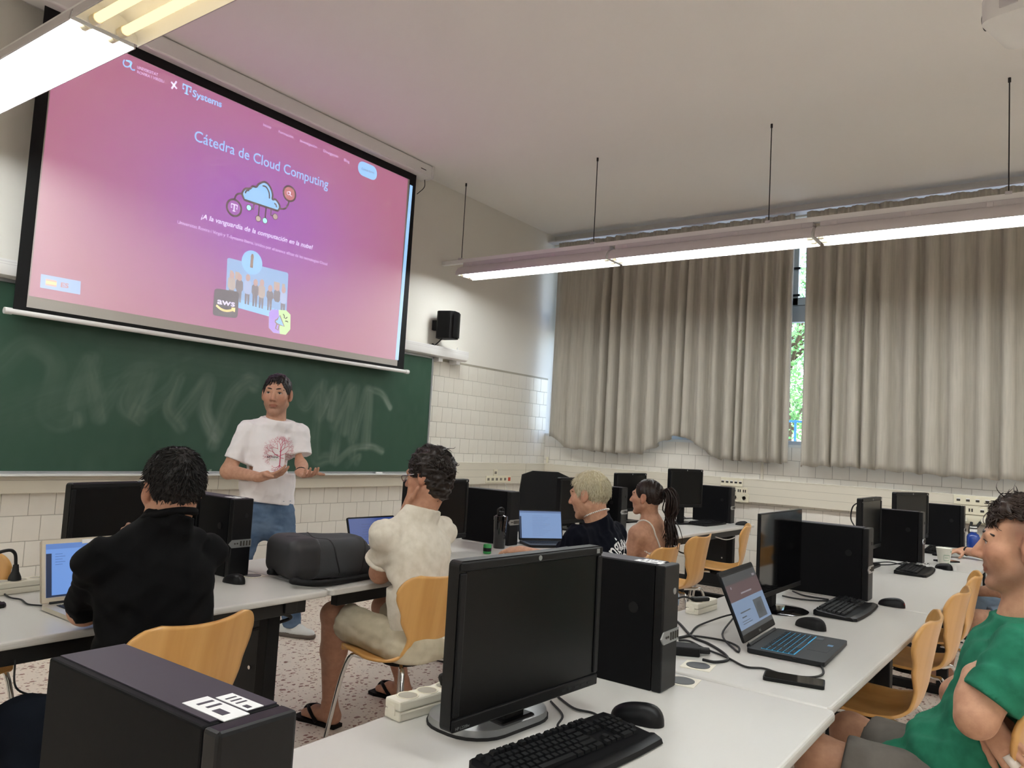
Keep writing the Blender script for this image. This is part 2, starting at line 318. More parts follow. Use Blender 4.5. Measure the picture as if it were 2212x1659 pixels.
# ------------------------------------------------------------------ suspended luminaires
mat('refl', 'CFC8C8', .35, .3); mat('refl_in', 'FAFAF6', .3); emis('tube_glow', (.93, .975, 1.0), TUBE); mat('tube_cap', 'E8DCC0', .4)
emis('tube_warm', (1, .78, .42), .7)
def line_light(x, label, segs, ends, lit, rods, zr=3.0, warm=()):
    o = thing('ceiling_light', label, 'light', (x, 0, 0), group='suspended fluorescent light lines')
    MB().box(-.022, .022, ends[0], ends[1], zr+.13, zr+.172, bev=.004).build('mounting_rail', 'white_enamel', o)
    for si, (a, c) in enumerate(segs):
        r = MB()                      # trough: outer sides, inner sides
        prof = [(-.135, -.014), (-.130, .025), (-.10, .064), (-.05, .088), (.05, .088), (.10, .064), (.130, .025), (.135, -.014)]
        inn = [(p[0]*.965, p[1]-.004 if i not in (0, 7) else p[1]) for i, p in enumerate(prof)]
        pts = prof+inn[::-1]; n = len(pts)
        v = [(px, yy, zr+pz) for yy in (a+.006, c-.006) for px, pz in pts]
        f = [(i, (i+1) % n, n+(i+1) % n, n+i) for i in range(n)]
        for k in (0, n): f += [(k+i, k+i+1, k+n-2-i, k+n-1-i) for i in range(7)]
        r.add(v, f); r.build('reflector', 'refl', o, smooth=35)
        iv = [(px*.99, yy, zr+pz-.0015) for yy in (a+.008, c-.008) for px, pz in inn]
        MB().add(iv, [(i, i+1, 9+i, 8+i) for i in range(7)]).build('mirror_lining', 'refl_in', o, smooth=35)
        MB().box(-.045, .045, a+.02, c-.02, zr+.089, zr+.128, bev=.003).build('gear_housing', 'grey_enamel', o)
        for k in range(4):
            y = a+.12+k*(c-a-.24)/3
            for s in (-1, 1): MB().box(min(s*.047, s*.04), max(s*.047, s*.04), y-.02, y+.02, zr+.085, zr+.12, bev=.002).build('clip', 'refl', o)
        for yy in (a+.012, c-.012):
            MB().prism([(-.128, -.008), (.128, -.008), (.122, .024), (.095, .06), (.045, .083), (-.045, .083), (-.095, .06), (-.122, .024)], -.002, .002, Matrix.Translation((0, yy, zr)) @ RX90).build('end_plate', 'refl_in', o)
        for s in (-1, 1):
            MB().cyl((s*.055, a+.05, zr+.008), (s*.055, c-.05, zr+.008), .0185, n=12).build('tube', 'tube_warm' if (si, s) in warm else 'tube_glow', o, smooth=40)
            for yy, dd in ((a+.018, .036), (c-.018, -.036)): MB().cyl((s*.055, yy, zr+.008), (s*.055, yy+dd, zr+.008), .022, n=12).build('tube_socket', 'tube_cap', o, smooth=40)
    for y in rods:
        MB().cyl((0, y, zr+.17), (0, y, CE), .004, n=8).build('rod', 'dark_metal', o); MB().cyl((0, y, CE-.03), (0, y, CE), .009, n=8).build('ceiling_cup', 'dark_metal', o)
        MB().box(-.03, .03, y-.02, y+.02, zr+.165, zr+.185, bev=.002).build('hanger', 'grey_enamel', o)
    return o
sg = [(1.49-1.69*k, 3.17-1.69*k) for k in range(-1, 4)]
line_light(5.80, 'long white suspended fluorescent light running in front of the curtains', sg, (-3.6, WY-.01), True, [4.90, 3.39, 1.85, .30, -1.25, -2.8], 2.99)
line_light(1.43, 'white suspended fluorescent light at the upper left near the projection screen', sg, (-3.6, WY-.3), True, [4.6, 3.1, 1.6, 0, -1.6, -3.0], 2.955, ((1, 1), (1, -1)))
line_light(-2.95, 'added unseen fluorescent light line beyond the left of the view, for fill light', sg, (-3.6, WY-.3), True, [4.6, 3.1, 1.6, 0, -1.6, -3.0], 2.955)  # invented third line, never in view, added to raise the general light
o = thing('wall_box', 'grey square alarm box fixed under the ceiling beyond the left light', 'box', (*onz(108, 4, CE-.03)[:2], CE))
MB().box(-.11, .11, -.08, .08, -.07, 0, bev=.01).build('body', 'grey_enamel', o); MB().box(-.06, .09, -.085, -.07, -.055, -.015, bev=.004).build('front_cover', 'white_enamel', o)
# ================================================================== FRONT WALL THINGS
# chalkboard, chalk smears as colour on a fine grid
BX0, BX1, BZ0, BZ1, BY = -.6, 5.66, 1.022, 2.17, WY-.085
def bpix(px, py): p = ony(px, py, BY); return p[0], p[2]
nx, nz = 640, 120
gx = np.linspace(BX0+.02, BX1-.02, nx+1); gz = np.linspace(BZ0+.02, BZ1-.02, nz+1); GX, GZ = np.meshgrid(gx, gz, indexing='ij')
chalk = np.zeros_like(GX); rng = np.random.RandomState(4)
def vnoise(x, y, s):
    t = rng.rand(64, 64); xi = x*s; yi = y*s; x0 = np.floor(xi).astype(int); y0 = np.floor(yi).astype(int); fx = xi-x0; fy = yi-y0
    fx = fx*fx*(3-2*fx); fy = fy*fy*(3-2*fy); g = lambda a, b: t[a % 64, b % 64]
    return (g(x0, y0)*(1-fx)+g(x0+1, y0)*fx)*(1-fy)+(g(x0, y0+1)*(1-fx)+g(x0+1, y0+1)*fx)*fy
def stroke(pix, w, a):
    P = [Vector((*bpix(*q), 0)) for q in pix]; P = catmull(P, 10) if len(P) > 2 else P
    dmin = np.full_like(GX, 9.); tt = np.zeros_like(GX); sg_ = np.zeros_like(GX)
    for i in range(len(P)-1):
        p, q = P[i], P[i+1]; dx, dz = q.x-p.x, q.y-p.y; l2 = dx*dx+dz*dz+1e-9
        t = np.clip(((GX-p.x)*dx+(GZ-p.y)*dz)/l2, 0, 1); d = np.hypot(GX-p.x-t*dx, GZ-p.y-t*dz); m = d < dmin; dmin = np.where(m, d, dmin); tt = np.where(m, (i+t)/(len(P)-1), tt); sg_ = np.where(m, ((GX-p.x)*dz-(GZ-p.y)*dx)/math.sqrt(l2), sg_)
    e = np.clip((w-dmin)/(w*.55), 0, 1); st = .35+.9*vnoise(sg_*1.0+5, tt*.06+3, 70); e *= st*(.55+.45*vnoise(GX+9, GZ+9, 6))
    global chalk; chalk = chalk*(1-.35*np.clip((w-dmin)/(w*.3), 0, 1))+a*1.0*e*(.45+.75*tt)
# wiped zigzags read off the board: big loops at the left, narrower ones to the right
for pts, w, a in (([(0, 790), (60, 745), (120, 790), (100, 890), (150, 905), (200, 780), (160, 860), (165, 905)], .055, .17), ([(190, 780), (205, 840), (215, 900)], .05, .3), ([(215, 890), (260, 830), (300, 800), (270, 870), (300, 900)], .055, .2),
                  ([(300, 800), (330, 800), (290, 890)], .05, .2), ([(320, 880), (370, 840), (385, 815), (365, 880), (390, 920)], .05, .25), ([(390, 900), (430, 850), (450, 825), (440, 880), (455, 925), (465, 940)], .055, .4),
                  ([(470, 930), (500, 860), (535, 825), (548, 830)], .06, .32), ([(480, 900), (460, 960)], .05, .2), ([(640, 850), (660, 880), (690, 840), (700, 870)], .05, .25), ([(700, 830), (690, 900), (720, 845), (715, 900)], .045, .32),
                  ([(730, 840), (720, 920), (760, 840), (745, 930)], .05, .3), ([(770, 840), (760, 950), (795, 845), (790, 960)], .05, .3), ([(800, 840), (825, 850), (842, 880)], .03, .55), ([(690, 860), (680, 985), (705, 990)], .05, .22),
                  ([(735, 900), (720, 990)], .05, .24), ([(770, 900), (760, 980)], .05, .2), ([(725, 1000), (760, 970), (800, 965), (825, 975)], .03, .5), ([(750, 1005), (775, 985), (770, 1000)], .03, .3), ([(0, 900), (120, 860)], .10, .07), ([(80, 880), (400, 760)], .12, .06), ([(250, 760), (550, 800)], .10, .05)):
    stroke(pts, w*1.35, a)
chalk *= .75+.4*vnoise(GX*3, GZ, 9); chalk += .05*vnoise(GX, GZ, 3)*vnoise(GX*2, GZ*1.0, 11)
chalk += .9*(np.hypot(GX-bpix(454, 1017)[0], GZ-bpix(454, 1017)[1]) < .012); chalk = np.clip(chalk, 0, 1)
cb = thing('chalkboard', 'long dark green chalkboard with wiped chalk smears on the front wall', 'chalkboard', (0, 0, 0))
v = np.stack([GX, np.full_like(GX, BY), GZ], -1).reshape(-1, 3)
f = [(i*(nz+1)+j, (i+1)*(nz+1)+j, (i+1)*(nz+1)+j+1, i*(nz+1)+j+1) for i in range(nx) for j in range(nz)]
me = MB().add(v.tolist(), f).mesh('writing_surface', None)
base = np.array(lin('325040'))[:3]; ch = np.array(lin('B9C2B6'))[:3]; cc = base+(ch-base)*chalk.reshape(-1, 1)*.62
at = me.color_attributes.new('chalk', 'FLOAT_COLOR', 'POINT'); at.data.foreach_set('color', np.c_[cc, np.ones(len(cc))].astype(np.float32).ravel())
mat('board_green', '1C3A2A', .48, vcol='chalk', spec=.35); me.materials.append(MATS['board_green']); link('writing_surface', me, cb)
MB().box(BX0, BX1, BY+.002, BY+.02, BZ0, BZ1).build('back_panel', 'alu', cb)
for n_, a in (('frame', (BX0, BX1, BY-.008, BY+.02, BZ0, BZ0+.02)), ('frame', (BX0, BX1, BY-.008, BY+.02, BZ1-.02, BZ1)), ('frame', (BX0, BX0+.02, BY-.008, BY+.02, BZ0, BZ1)), ('frame', (BX1-.02, BX1, BY-.008, BY+.02, BZ0, BZ1))):
    MB().box(*a, bev=.002).build(n_, 'alu', cb)
MB().box(BX0, BX1, BY-.055, BY+.01, BZ0-.008, BZ0+.004, bev=.002).build('chalk_tray', 'alu_white', cb)
for k in range(4): MB().box(BX0+.5+k*1.7, BX0+.55+k*1.7, BY+.018, WY-.066, BZ1-.2, BZ1-.1).build('wall_bracket', 'alu', cb)
tag(MB().cyl((bpix(807, 1022)[0], BY-.03, BZ0+.011), (bpix(820, 1022)[0], BY-.03, BZ0+.011), .007, n=10).build('chalk_stick', 'paper'), 'white stick of chalk lying on the chalkboard tray', 'chalk')

# long white board lamp casing above the chalkboard
lx = ony(1008, 770, WY-.13)[0]; o = thing('roller_blind_case', 'long white rounded casing on the front wall above the chalkboard', 'casing', (0, WY-.085, 2.225))
pr = [(-.07, .05), (-.02, .056), (.05, .05), (.055, -.03), (.02, -.05), (-.03, -.055), (-.06, -.04), (-.072, 0)]
v = [(x, a, c) for x in (1.0, lx) for a, c in pr]; n = len(pr)
MB().add(v, [(i, (i+1) % n, n+(i+1) % n, n+i) for i in range(n)]+[tuple(range(n)), tuple(range(n, 2*n))]).build('casing', 'white_enamel', o, smooth=40)
for z in (.02, .035): MB().box(1.0, lx, -.0715, -.066, z, z+.002).build('groove', 'grey_enamel', o)
MB().cyl((lx-.1, .0, .06), (lx-.1, .0, .085), .006, n=8).build('peg', 'white_enamel', o)
for x in (5.75, 6.02): MB().box(x-.03, x+.03, -.02, .08, -.09, -.05, bev=.004).build('wall_bracket', 'white_enamel', o)

# loudspeaker
sp = ony(969, 703, WY-.17); o = thing('loudspeaker', 'black wall loudspeaker on a bracket right of the projection screen', 'loudspeaker', (sp[0], WY-.16, sp[2]), D2R(14))
MB().prism([(-.085, .07), (-.078, -.06), (-.05, -.098), (.05, -.098), (.078, -.06), (.085, .07), (.05, .1), (-.05, .1)], -.135, .135).build('cabinet', 'black_matte', o, smooth=30)
MB().grid(12, 6, lambda u, w: (-.072+.144*u, -.099-.012*math.sin(math.pi*u), -.125+.25*w)).build('grille', 'black_plastic', o)
MB().box(-.025, .025, .09, .165, -.05, .05, bev=.004).build('wall_bracket', 'black_matte', o)
q = sp; pts = [(q[0]-.02, WY-.12, q[2]-.13), (q[0]-.05, WY-.05, q[2]-.2), (q[0]-.06, WY-.02, 2.3), (q[0]-.10, WY-.02, 2.12), (q[0]-.23, WY-.012, 1.96), (q[0]-.22, WY-.012, 1.8), (q[0]-.25, WY-.012, 1.72)]
tag(MB().tube(catmull(pts, 5), .006, 6).build('speaker_cable', 'rubber', smooth=True), 'thin black cable hanging from the loudspeaker to the chalkboard edge', 'cable')
p = ony(927, 848, WY-.02); o = thing('connector_box', 'small white connector block on the tiles at the chalkboard edge', 'connector', (p[0], WY-.007, p[2]))
MB().box(-.035, .035, -.028, 0, -.06, .07, bev=.004).build('body', 'white_enamel', o)
for k in range(3): MB().cyl((.012, -.03, -.03+k*.03), (.012, -.026, -.03+k*.03), .006, n=8).build('screw', 'socket_hole', o)

# ------------------------------------------------------------------ projection screen
SY = WY-.20
def S(px, py): p = ony(px, py, SY); return p[0], p[2]
ps = thing('projection_screen', 'large pull-down projection screen showing a pink and purple web page', 'screen', (0, 0, 0))
cx0, cx1 = 1.72, S(921, 385)[0]
MB().box(cx0, cx1, SY-.075, SY+.075, CE-.125, CE-.004, bev=.012).build('casing', 'white_enamel', ps)
MB().box(cx1-.001, cx1+.014, SY-.08, SY+.08, CE-.13, CE-.002, bev=.006).build('end_cap', 'white_enamel', ps); MB().box(cx1-.16, cx1-.09, SY-.0765, SY-.074, CE-.075, CE-.068).build('maker_plate', 'dark_grey', ps)
ex0, ex1 = S(28, 668)[0], S(899, 390)[0]; zb = S(40, 668)[1]; zt = CE-.12
MB().box(ex0, ex1, SY, SY+.004, zb, zt).build('black_border', 'black_matte', ps)
mat('screen_white', 'BDB8B0', .8)
wx0, wx1, wz0, wz1 = S(57, 662)[0], S(884, 397)[0], S(57, 663)[1], S(560, 243)[1]
MB().box(wx0, wx1, SY-.002, SY, wz0, wz1).build('screen_fabric', 'screen_white', ps)
MB().cyl((S(16, 681)[0], SY, zb-.018), (S(878, 811)[0], SY, zb-.018), .016, n=12).build('bottom_bar', 'white_enamel', ps, smooth=40)
for x in (S(16, 681)[0], S(878, 811)[0]): MB().cyl((x-.02, SY, zb-.018), (x+.02, SY, zb-.018), .02, n=12).build('bar_cap', 'white_enamel', ps, smooth=40)
MB().tube(catmull([(cx1-.02, SY, CE-.13), (cx1+.01, SY+.03, CE-.19), (cx1-.03, SY+.08, CE-.26)], 6), .004, 6).build('power_cord', 'dark_grey', ps)
# the projected page: light thrown on the fabric
def mat_slide():
    m = mat('slide_light', 'BDB8B0', .8); nt = m.node_tree; b = nt.nodes['Principled BSDF']; L = nt.links.new
    tc = nt.nodes.new('ShaderNodeTexCoord'); mp = nt.nodes.new('ShaderNodeMapping'); L(tc.outputs['Object'], mp.inputs['Vector'])
    c = S(560, 480); mp.vector_type = 'POINT'; mp.inputs['Location'].default_value = (-c[0]/1.5, 0, -c[1]/1.05); mp.inputs['Scale'].default_value = (1/1.5, 0, 1/1.05)
    g = nt.nodes.new('ShaderNodeTexGradient'); g.gradient_type = 'SPHERICAL'; L(mp.outputs[0], g.inputs[0])
    r = nt.nodes.new('ShaderNodeValToRGB'); L(g.outputs['Fac'], r.inputs[0]); e = r.color_ramp.elements
    e[0].position = 0; e[0].color = (.150, .020, .080, 1); e[1].position = 1; e[1].color = (.130, .014, .205, 1)
    k = e.new(.35); k.color = (.145, .020, .115, 1); k = e.new(.7); k.color = (.132, .016, .175, 1)
    L(r.outputs[0], b.inputs['Emission Color']); b.inputs['Emission Strength'].default_value = .88
mat_slide()
pz0a, pz0b = S(70, 640)[1], S(858, 779)[1]; px0, px1 = S(62, 640)[0], S(880, 400)[0]
y_ = SY-.0026
MB().add([(px0, y_, pz0a), (px1, y_, pz0b), (px1, y_, wz1-.003), (px0, y_, wz1-.003)], [(0, 1, 2, 3)]).build('projected_page', 'slide_light', ps)
for nm, c, s in (('sl_blue', (.22, .52, .95), .95), ('sl_white', (.72, .66, .98), .95), ('sl_pale', (.70, .50, .90), .95), ('sl_grey', (.025, .015, .03), 1), ('sl_navy', (.03, .035, .08), 1), ('sl_red', (.42, .10, .14), 1), ('sl_photo', (.22, .42, .74), .9), ('sl_yellow', (.85, .62, .25), 1),
                ('sl_flagr', (.70, .30, .28), 1), ('sl_lime', (.50, .75, .35), 1), ('sl_violet', (.36, .22, .72), 1), ('sl_brown', (.25, .16, .13), 1), ('sl_jacket', (.14, .13, .18), 1), ('sl_skin', (.45, .28, .28), 1), ('sl_mint', (.35, .80, .85), 1), ('sl_grayd', (.40, .33, .32), 1), ('sl_mid', (.33, .42, .66), 1), ('sl_tan', (.42, .33, .30), 1)):
    m = mat(nm, 'BDB8B0', .8, emit=c, es=s*.46)
LAY = [0]
def flat(name, outline, m, lay=1):
    """outline in screen x,z metres"""
    y = SY-.0026-.0004*lay; MB().add([(x, y, z) for x, z in outline], [tuple(range(len(outline)))]).build(name, m, ps)
def flatpx(name, pix, m, lay=1): flat(name, [S(*p) for p in pix], m, lay)
def disc(px, py, r, n=28, ky=1.0): c = S(px, py); return [(c[0]+r*math.cos(a), c[1]+r*ky*math.sin(a)) for a in (2*math.pi*k/n for k in range(n))]
def band(name, pts, w, m, lay=1, closed=False):
    P = [Vector((a, c, 0)) for a, c in pts]; L = []; Rr = []; k = len(P)
    for i, p in enumerate(P):
        t = (P[(i+1) % k]-P[i-1]) if closed else P[min(i+1, k-1)]-P[max(i-1, 0)]; t.normalize(); nn = Vector((-t.y, t.x, 0))*w/2; L.append(p+nn); Rr.append(p-nn)
    y = SY-.0026-.0004*lay; v = [(p.x, y, p.y) for p in L+Rr]; f = [(i, (i+1) % k, k+(i+1) % k, k+i) for i in range(k if closed else k-1)]
    MB().add(v, f).build(name, m, ps)
def text_mesh(s, bold=False, shear=0, offset=0):
    cu = bpy.data.curves.new('t', 'FONT'); cu.body = s; cu.size = 1; cu.shear = shear; cu.offset = offset; cu.resolution_u = 3
    ob = bpy.data.objects.new('t', cu); COL.objects.link(ob); bpy.context.view_layer.update()
    me = bpy.data.meshes.new_from_object(ob.evaluated_get(bpy.context.evaluated_depsgraph_get())); bpy.data.objects.remove(ob)
    n = len(me.vertices); co = np.zeros(n*3, np.float32); me.vertices.foreach_get('co', co); co = co.reshape(-1, 3); return me, co
def text(name, s, pa, pb, hpx, m, lay=2, shear=0, offset=0, parent=None, P=None):
    """text whose baseline runs pa -> pb on the screen plane; hpx = cap height in px"""
    me, co = text_mesh(s, shear=shear, offset=offset); a = np.array(S(*pa)); c = np.array(S(*pb)); w = c[0]-a[0]
    k = w/(co[:, 0].max()-co[:, 0].min()); zc = S(pa[0], pa[1]-hpx)[1]-a[1]; kz = zc/.70; co2 = np.zeros_like(co)
    co2[:, 0] = a[0]+(co[:, 0]-co[:, 0].min())*k; co2[:, 2] = a[1]+co[:, 1]*kz+(c[1]-a[1])*((co2[:, 0]-a[0])/w); co2[:, 1] = SY-.0026-.0004*lay
    me.vertices.foreach_set('co', co2.ravel()); me.update(); me.materials.clear(); me.materials.append(MATS[m]); return link(name, me, ps)
q1 = lambda x, y: (x/2.3284, y/2.3284); qk = lambda x, y: (340+x/3.95, 380+y/3.95)
text('title_text', 'Cátedra de Cloud Computing', q1(975, 707), q1(1648, 950), 24, 'sl_blue', offset=.004)
text('slogan_text', '¡A la vanguardia de la computación en la nube!', qk(370, 362), qk(1322, 628), 11, 'sl_white', shear=.2, offset=.012)
text('subtitle_text', 'Universitat Rovira i Virgili y T-Systems Iberia, unidos por el avance eficaz de las tecnologías Cloud', qk(168, 405), qk(1447, 765), 7.5, 'sl_pale')
text('logo_text', 'UNIVERSITAT', q1(688, 345), q1(793, 384), 6.5, 'sl_pale'); text('logo_text', 'ROVIRA I VIRGILI', q1(688, 369), q1(823, 418), 6.5, 'sl_pale')
text('logo_text', 'Systems', q1(966, 484), q1(1113, 541), 15, 'sl_blue', offset=.02)
for s, a, c in (('Inicio', (1323, 633), (1362, 648)), ('Formación', (1400, 668), (1472, 696)), ('Investigación', (1508, 714), (1592, 746)), ('Divulgación', (1625, 764), (1698, 794)), ('Blog', (1729, 810), (1756, 821))): text('menu_text', s, q1(*a), q1(*c), 6, 'sl_pale')
c = S(*q1(1848, 859)); flat('contact_button', [(c[0]+x, c[1]+z) for x, z in rrect(.225, .125, .06)], 'sl_blue'); text('button_text', 'Contáctanos', q1(1817, 853), q1(1880, 874), 5, 'sl_navy')
for a, c2 in (((860, 412), (888, 447)), ((887, 410), (862, 446))): band('cross', [S(*q1(*a)), S(*q1(*c2))], .012, 'sl_white')
def swirl(cx, cy, s, m, lay=2):
    c = S(cx, cy); band('swirl_logo', [(c[0]+x*s, c[1]+z*s) for x, z, _ in catmull([Vector((*p, 0)) for p in ((-.5, .45), (-.62, 0), (-.4, -.35), (.05, -.25), (.35, .15), (.42, .5), (.1, .55), (-.3, .42), (-.05, .45), (.3, .3), (.38, -.2), (.6, -.42), (.95, -.3))], 6)], s*.17, m, lay)
def tee(cx, cy, s, m, lay=2):
    c = S(cx, cy); R = lambda x0, x1, z0, z1: flat('t_logo', [(c[0]+x*s, c[1]+z*s) for x, z in ((x0, z0), (x1, z0), (x1, z1), (x0, z1))], m, lay)
    R(-.48, .48, .36, .5); R(-.5, -.4, .12, .5); R(.4, .5, .12, .5); R(-.1, .1, -.5, .4); R(-.24, .24, -.5, -.4); R(-.5, -.3, -.12, .06); R(.3, .5, -.12, .06)
swirl(276, 140, .050, 'sl_blue'); tee(403, 194, .066, 'sl_blue')
# cloud drawing
cc = S(*qk(900, 210)); W = .185
clo = [(-1.0, -.28), (-1.13, 0), (-1.0, .27), (-.75, .36), (-.62, .52), (-.42, .56), (-.3, .75), (0, .95), (.3, .82), (.48, .5), (.5, .22), (.68, .26), (.88, .1), (.94, -.1), (.85, -.28)]
cl = catmull([Vector((x, z, 0)) for x, z in clo], 5); pc = [(cc[0]+p.x*W*.88, cc[1]+p.y*W*.82) for p in cl]
flat('cloud', pc, 'sl_blue', 2); band('cloud_outline', pc, .016, 'sl_grey', 3, True)
for pts in (((-.1, .72), (.1, .72), (.28, .5), (.33, .2)), ((-.98, .05), (-.92, .2), (-.78, .26)), ((.62, .05), (.72, 0), (.76, -.12))): band('cloud_detail', [(cc[0]+p.x*W*.88, cc[1]+p.y*W*.82) for p in catmull([Vector((*q, 0)) for q in pts], 5)], .012, 'sl_grey', 4)
def ring(px, py, r, m, inner, lay=2): flat('node_ring', disc(px, py, r), m, lay); flat('node_centre', disc(px, py, r*.78), inner, lay+1)
ring(*qk(652, 272), .068, 'sl_grey', 'sl_violet' if False else 'slide_light'); tee(*qk(652, 272), .056, 'sl_white', 4); ring(*qk(1125, 152), .066, 'sl_grey', 'sl_red'); swirl(*qk(1121, 152), .030, 'sl_white', 4)
band('wire', [(p.x, p.y) for p in catmull([Vector((*S(*qk(*q)), 0)) for q in ((655, 205), (670, 165), (700, 152), (775, 165))], 5)], .014, 'sl_grey'); band('wire', [(p.x, p.y) for p in catmull([Vector((*S(*qk(*q)), 0)) for q in ((1045, 280), (1085, 280), (1110, 250), (1122, 215))], 5)], .014, 'sl_grey')
for a, mdl, e, m in (((822, 235), (818, 285), (778, 272), 'sl_mint'), ((868, 255), None, (858, 365), 'sl_tan'), ((925, 272), None, (915, 382), 'sl_mint'), ((968, 290), (965, 335), (1003, 348), 'sl_tan')):
    band('wire', [S(*qk(*z)) for z in (a, mdl, e) if z], .012, 'sl_grey'); ring(*qk(*e), .025, 'sl_grey', m, 2)
# group photo card
A, B, C_, D_ = [S(*qk(*p)) for p in ((595, 697), (1116, 828), (1096, 1240), (578, 1095))]
def uv(u, w): return (A[0]+(B[0]-A[0])*u+((D_[0]-A[0])*(1-u)+(C_[0]-B[0])*u)*w, A[1]+(B[1]-A[1])*u+((D_[1]-A[1])*(1-u)+(C_[1]-B[1])*u)*w)
flat('photo_card', [uv(*p) for p in ((.02, 0), (.98, 0), (1, .03), (1, .98), (.98, 1), (.02, 1), (0, .97), (0, .03))], 'sl_photo'); flat('photo_floor', [uv(*p) for p in ((0, .82), (1, .80), (1, 1), (0, 1))], 'sl_blue', 2)
for u0, u1 in ((.05, .09), (.13, .2), (.76, .86), (.9, .95)): flat('photo_panel', [uv(u0, .25), uv(u1, .25), uv(u1, .42), uv(u0, .42)], 'sl_tan', 2)
for k, (u, top) in enumerate(((.08, .30), (.2, .31), (.33, .27), (.455, .33), (.56, .30), (.70, .37), (.82, .32), (.93, .33))):
    jk = ('sl_grayd', 'sl_jacket', 'sl_mid', 'sl_jacket', 'sl_grayd', 'sl_jacket', 'sl_jacket', 'sl_mid')[k]; tr = 'sl_jacket' if k != 6 else 'sl_photo'
    flat('figure_legs', [uv(u-.04, .60), uv(u+.04, .60), uv(u+.035, .88), uv(u+.008, .88), uv(u, .66), uv(u-.01, .88), uv(u-.035, .88)], tr, 3)
    flat('figure_jacket', [uv(u-.025, top+.085), uv(u+.025, top+.085), uv(u+.055, top+.13), uv(u+.06, .60), uv(u+.03, .66), uv(u-.03, .66), uv(u-.06, .60), uv(u-.055, top+.13)], jk, 4)
    flat('figure_head', [(lambda p: (p[0]+.02*math.cos(a), p[1]+.027*math.sin(a)))(uv(u, top+.045)) for a in (2*math.pi*j/12 for j in range(12))], 'sl_skin', 5)
flat('badge', disc(*qk(805, 740), .090), 'sl_blue', 6); c = S(*qk(803, 728)); flat('badge_figure', [(c[0]+x, c[1]+z) for x, z in ((-.013, -.05), (.013, -.05), (.012, .015), (.014, .035), (.007, .055), (-.007, .055), (-.014, .035), (-.012, .015))], 'sl_brown', 7)
A2, B2, C2, D2 = [S(*qk(*p)) for p in ((483, 958), (695, 990), (683, 1225), (466, 1190))]
def card(u, w): return (A2[0]+(B2[0]-A2[0])*u+(D2[0]-A2[0])*w, A2[1]+(B2[1]-A2[1])*u+(D2[1]-A2[1])*w)
flat('logo_card', [card(x+.5, y+.5) for x, y in rrect(1, 1, .12)], 'sl_navy', 8); text('card_text', 'aws', qk(505, 1090), qk(655, 1117), 13.5, 'sl_white', 9, offset=.02)
band('smile', [(p.x, p.y) for p in catmull([Vector((*S(*qk(*q)), 0)) for q in ((498, 1104), (540, 1138), (590, 1152), (650, 1142))], 6)], .016, 'sl_yellow', 9); band('smile', [S(*qk(*q)) for q in ((628, 1130), (656, 1132), (650, 1160))], .014, 'sl_yellow', 9)
oc = [S(*qk(*p)) for p in ((968, 1140), (1095, 1148), (1132, 1185), (1130, 1310), (1090, 1356), (985, 1338), (946, 1295), (948, 1165))]; flat('megaphone_card', oc, 'sl_lime', 8)
flat('megaphone_card', [oc[0], S(*qk(1030, 1144)), S(*qk(1040, 1347)), oc[5], oc[6], oc[7]], 'sl_violet', 9)
mg = [S(*qk(*p)) for p in ((1040, 1190), (1078, 1285), (1015, 1262), (1000, 1245), (1003, 1232), (1018, 1225))]; flat('megaphone', mg, 'sl_blue', 10); band('megaphone_line', mg, .011, 'sl_brown', 11, True)
band('megaphone_line', [S(*qk(*p)) for p in ((1015, 1262), (1003, 1300), (1025, 1318), (1035, 1275))], .011, 'sl_brown', 11)
for a, e in (((1068, 1180), (1078, 1215)), ((1085, 1220), (1105, 1205)), ((1085, 1240), (1110, 1250))): band('spark', [S(*qk(*a)), S(*qk((a[0]+e[0])/2+6, (a[1]+e[1])/2-4)), S(*qk(*e))], .009, 'sl_grey', 11)
flatpx('language_card', [q1(*p) for p in ((205, 1378), (405, 1415), (402, 1482), (200, 1446))], 'sl_photo', 2)
flatpx('flag_red', [q1(*p) for p in ((229, 1402), (284, 1413), (282, 1444), (227, 1434))], 'sl_flagr', 3); flatpx('flag_yellow', [q1(*p) for p in ((229, 1411), (284, 1421), (283, 1436), (228, 1426))], 'sl_yellow', 4)
text('language_text', 'ES', q1(303, 1443), q1(343, 1450), 10, 'sl_red', 3, offset=.03)
flatpx('page_scrollbar', [(885, 399), (891, 402), (860, 778), (853, 777)], 'sl_blue', 2)

# ------------------------------------------------------------------ projector (only its front corner is in view)
pp = onz(2136, 36, 3.25); o = thing('projector', 'white ceiling projector at the top right corner', 'projector', (pp[0]+.16, pp[1]-.13, 3.25), D2R(-16))
MB().prism(rrect(.34, .26, .05), 0, .10).build('body', 'white_enamel', o, smooth=40)
MB().box(-.172, -.166, -.02, .05, .03, .075, bev=.003).build('vent', 'grey_enamel', o); MB().box(-.174, -.168, -.06, -.045, .04, .065).build('sensor', 'glossy_black', o)
MB().cyl((-.06, .10, .05), (-.06, .145, .05), .04, .036, n=20).build('lens', 'glossy_black', o, smooth=40); MB().cyl((0, 0, .1), (0, 0, CE-3.25), .022, n=12).build('pole', 'white_enamel', o, smooth=40); MB().cyl((0, 0, CE-3.25-.02), (0, 0, CE-3.25), .06, n=16).build('ceiling_plate', 'white_enamel', o)

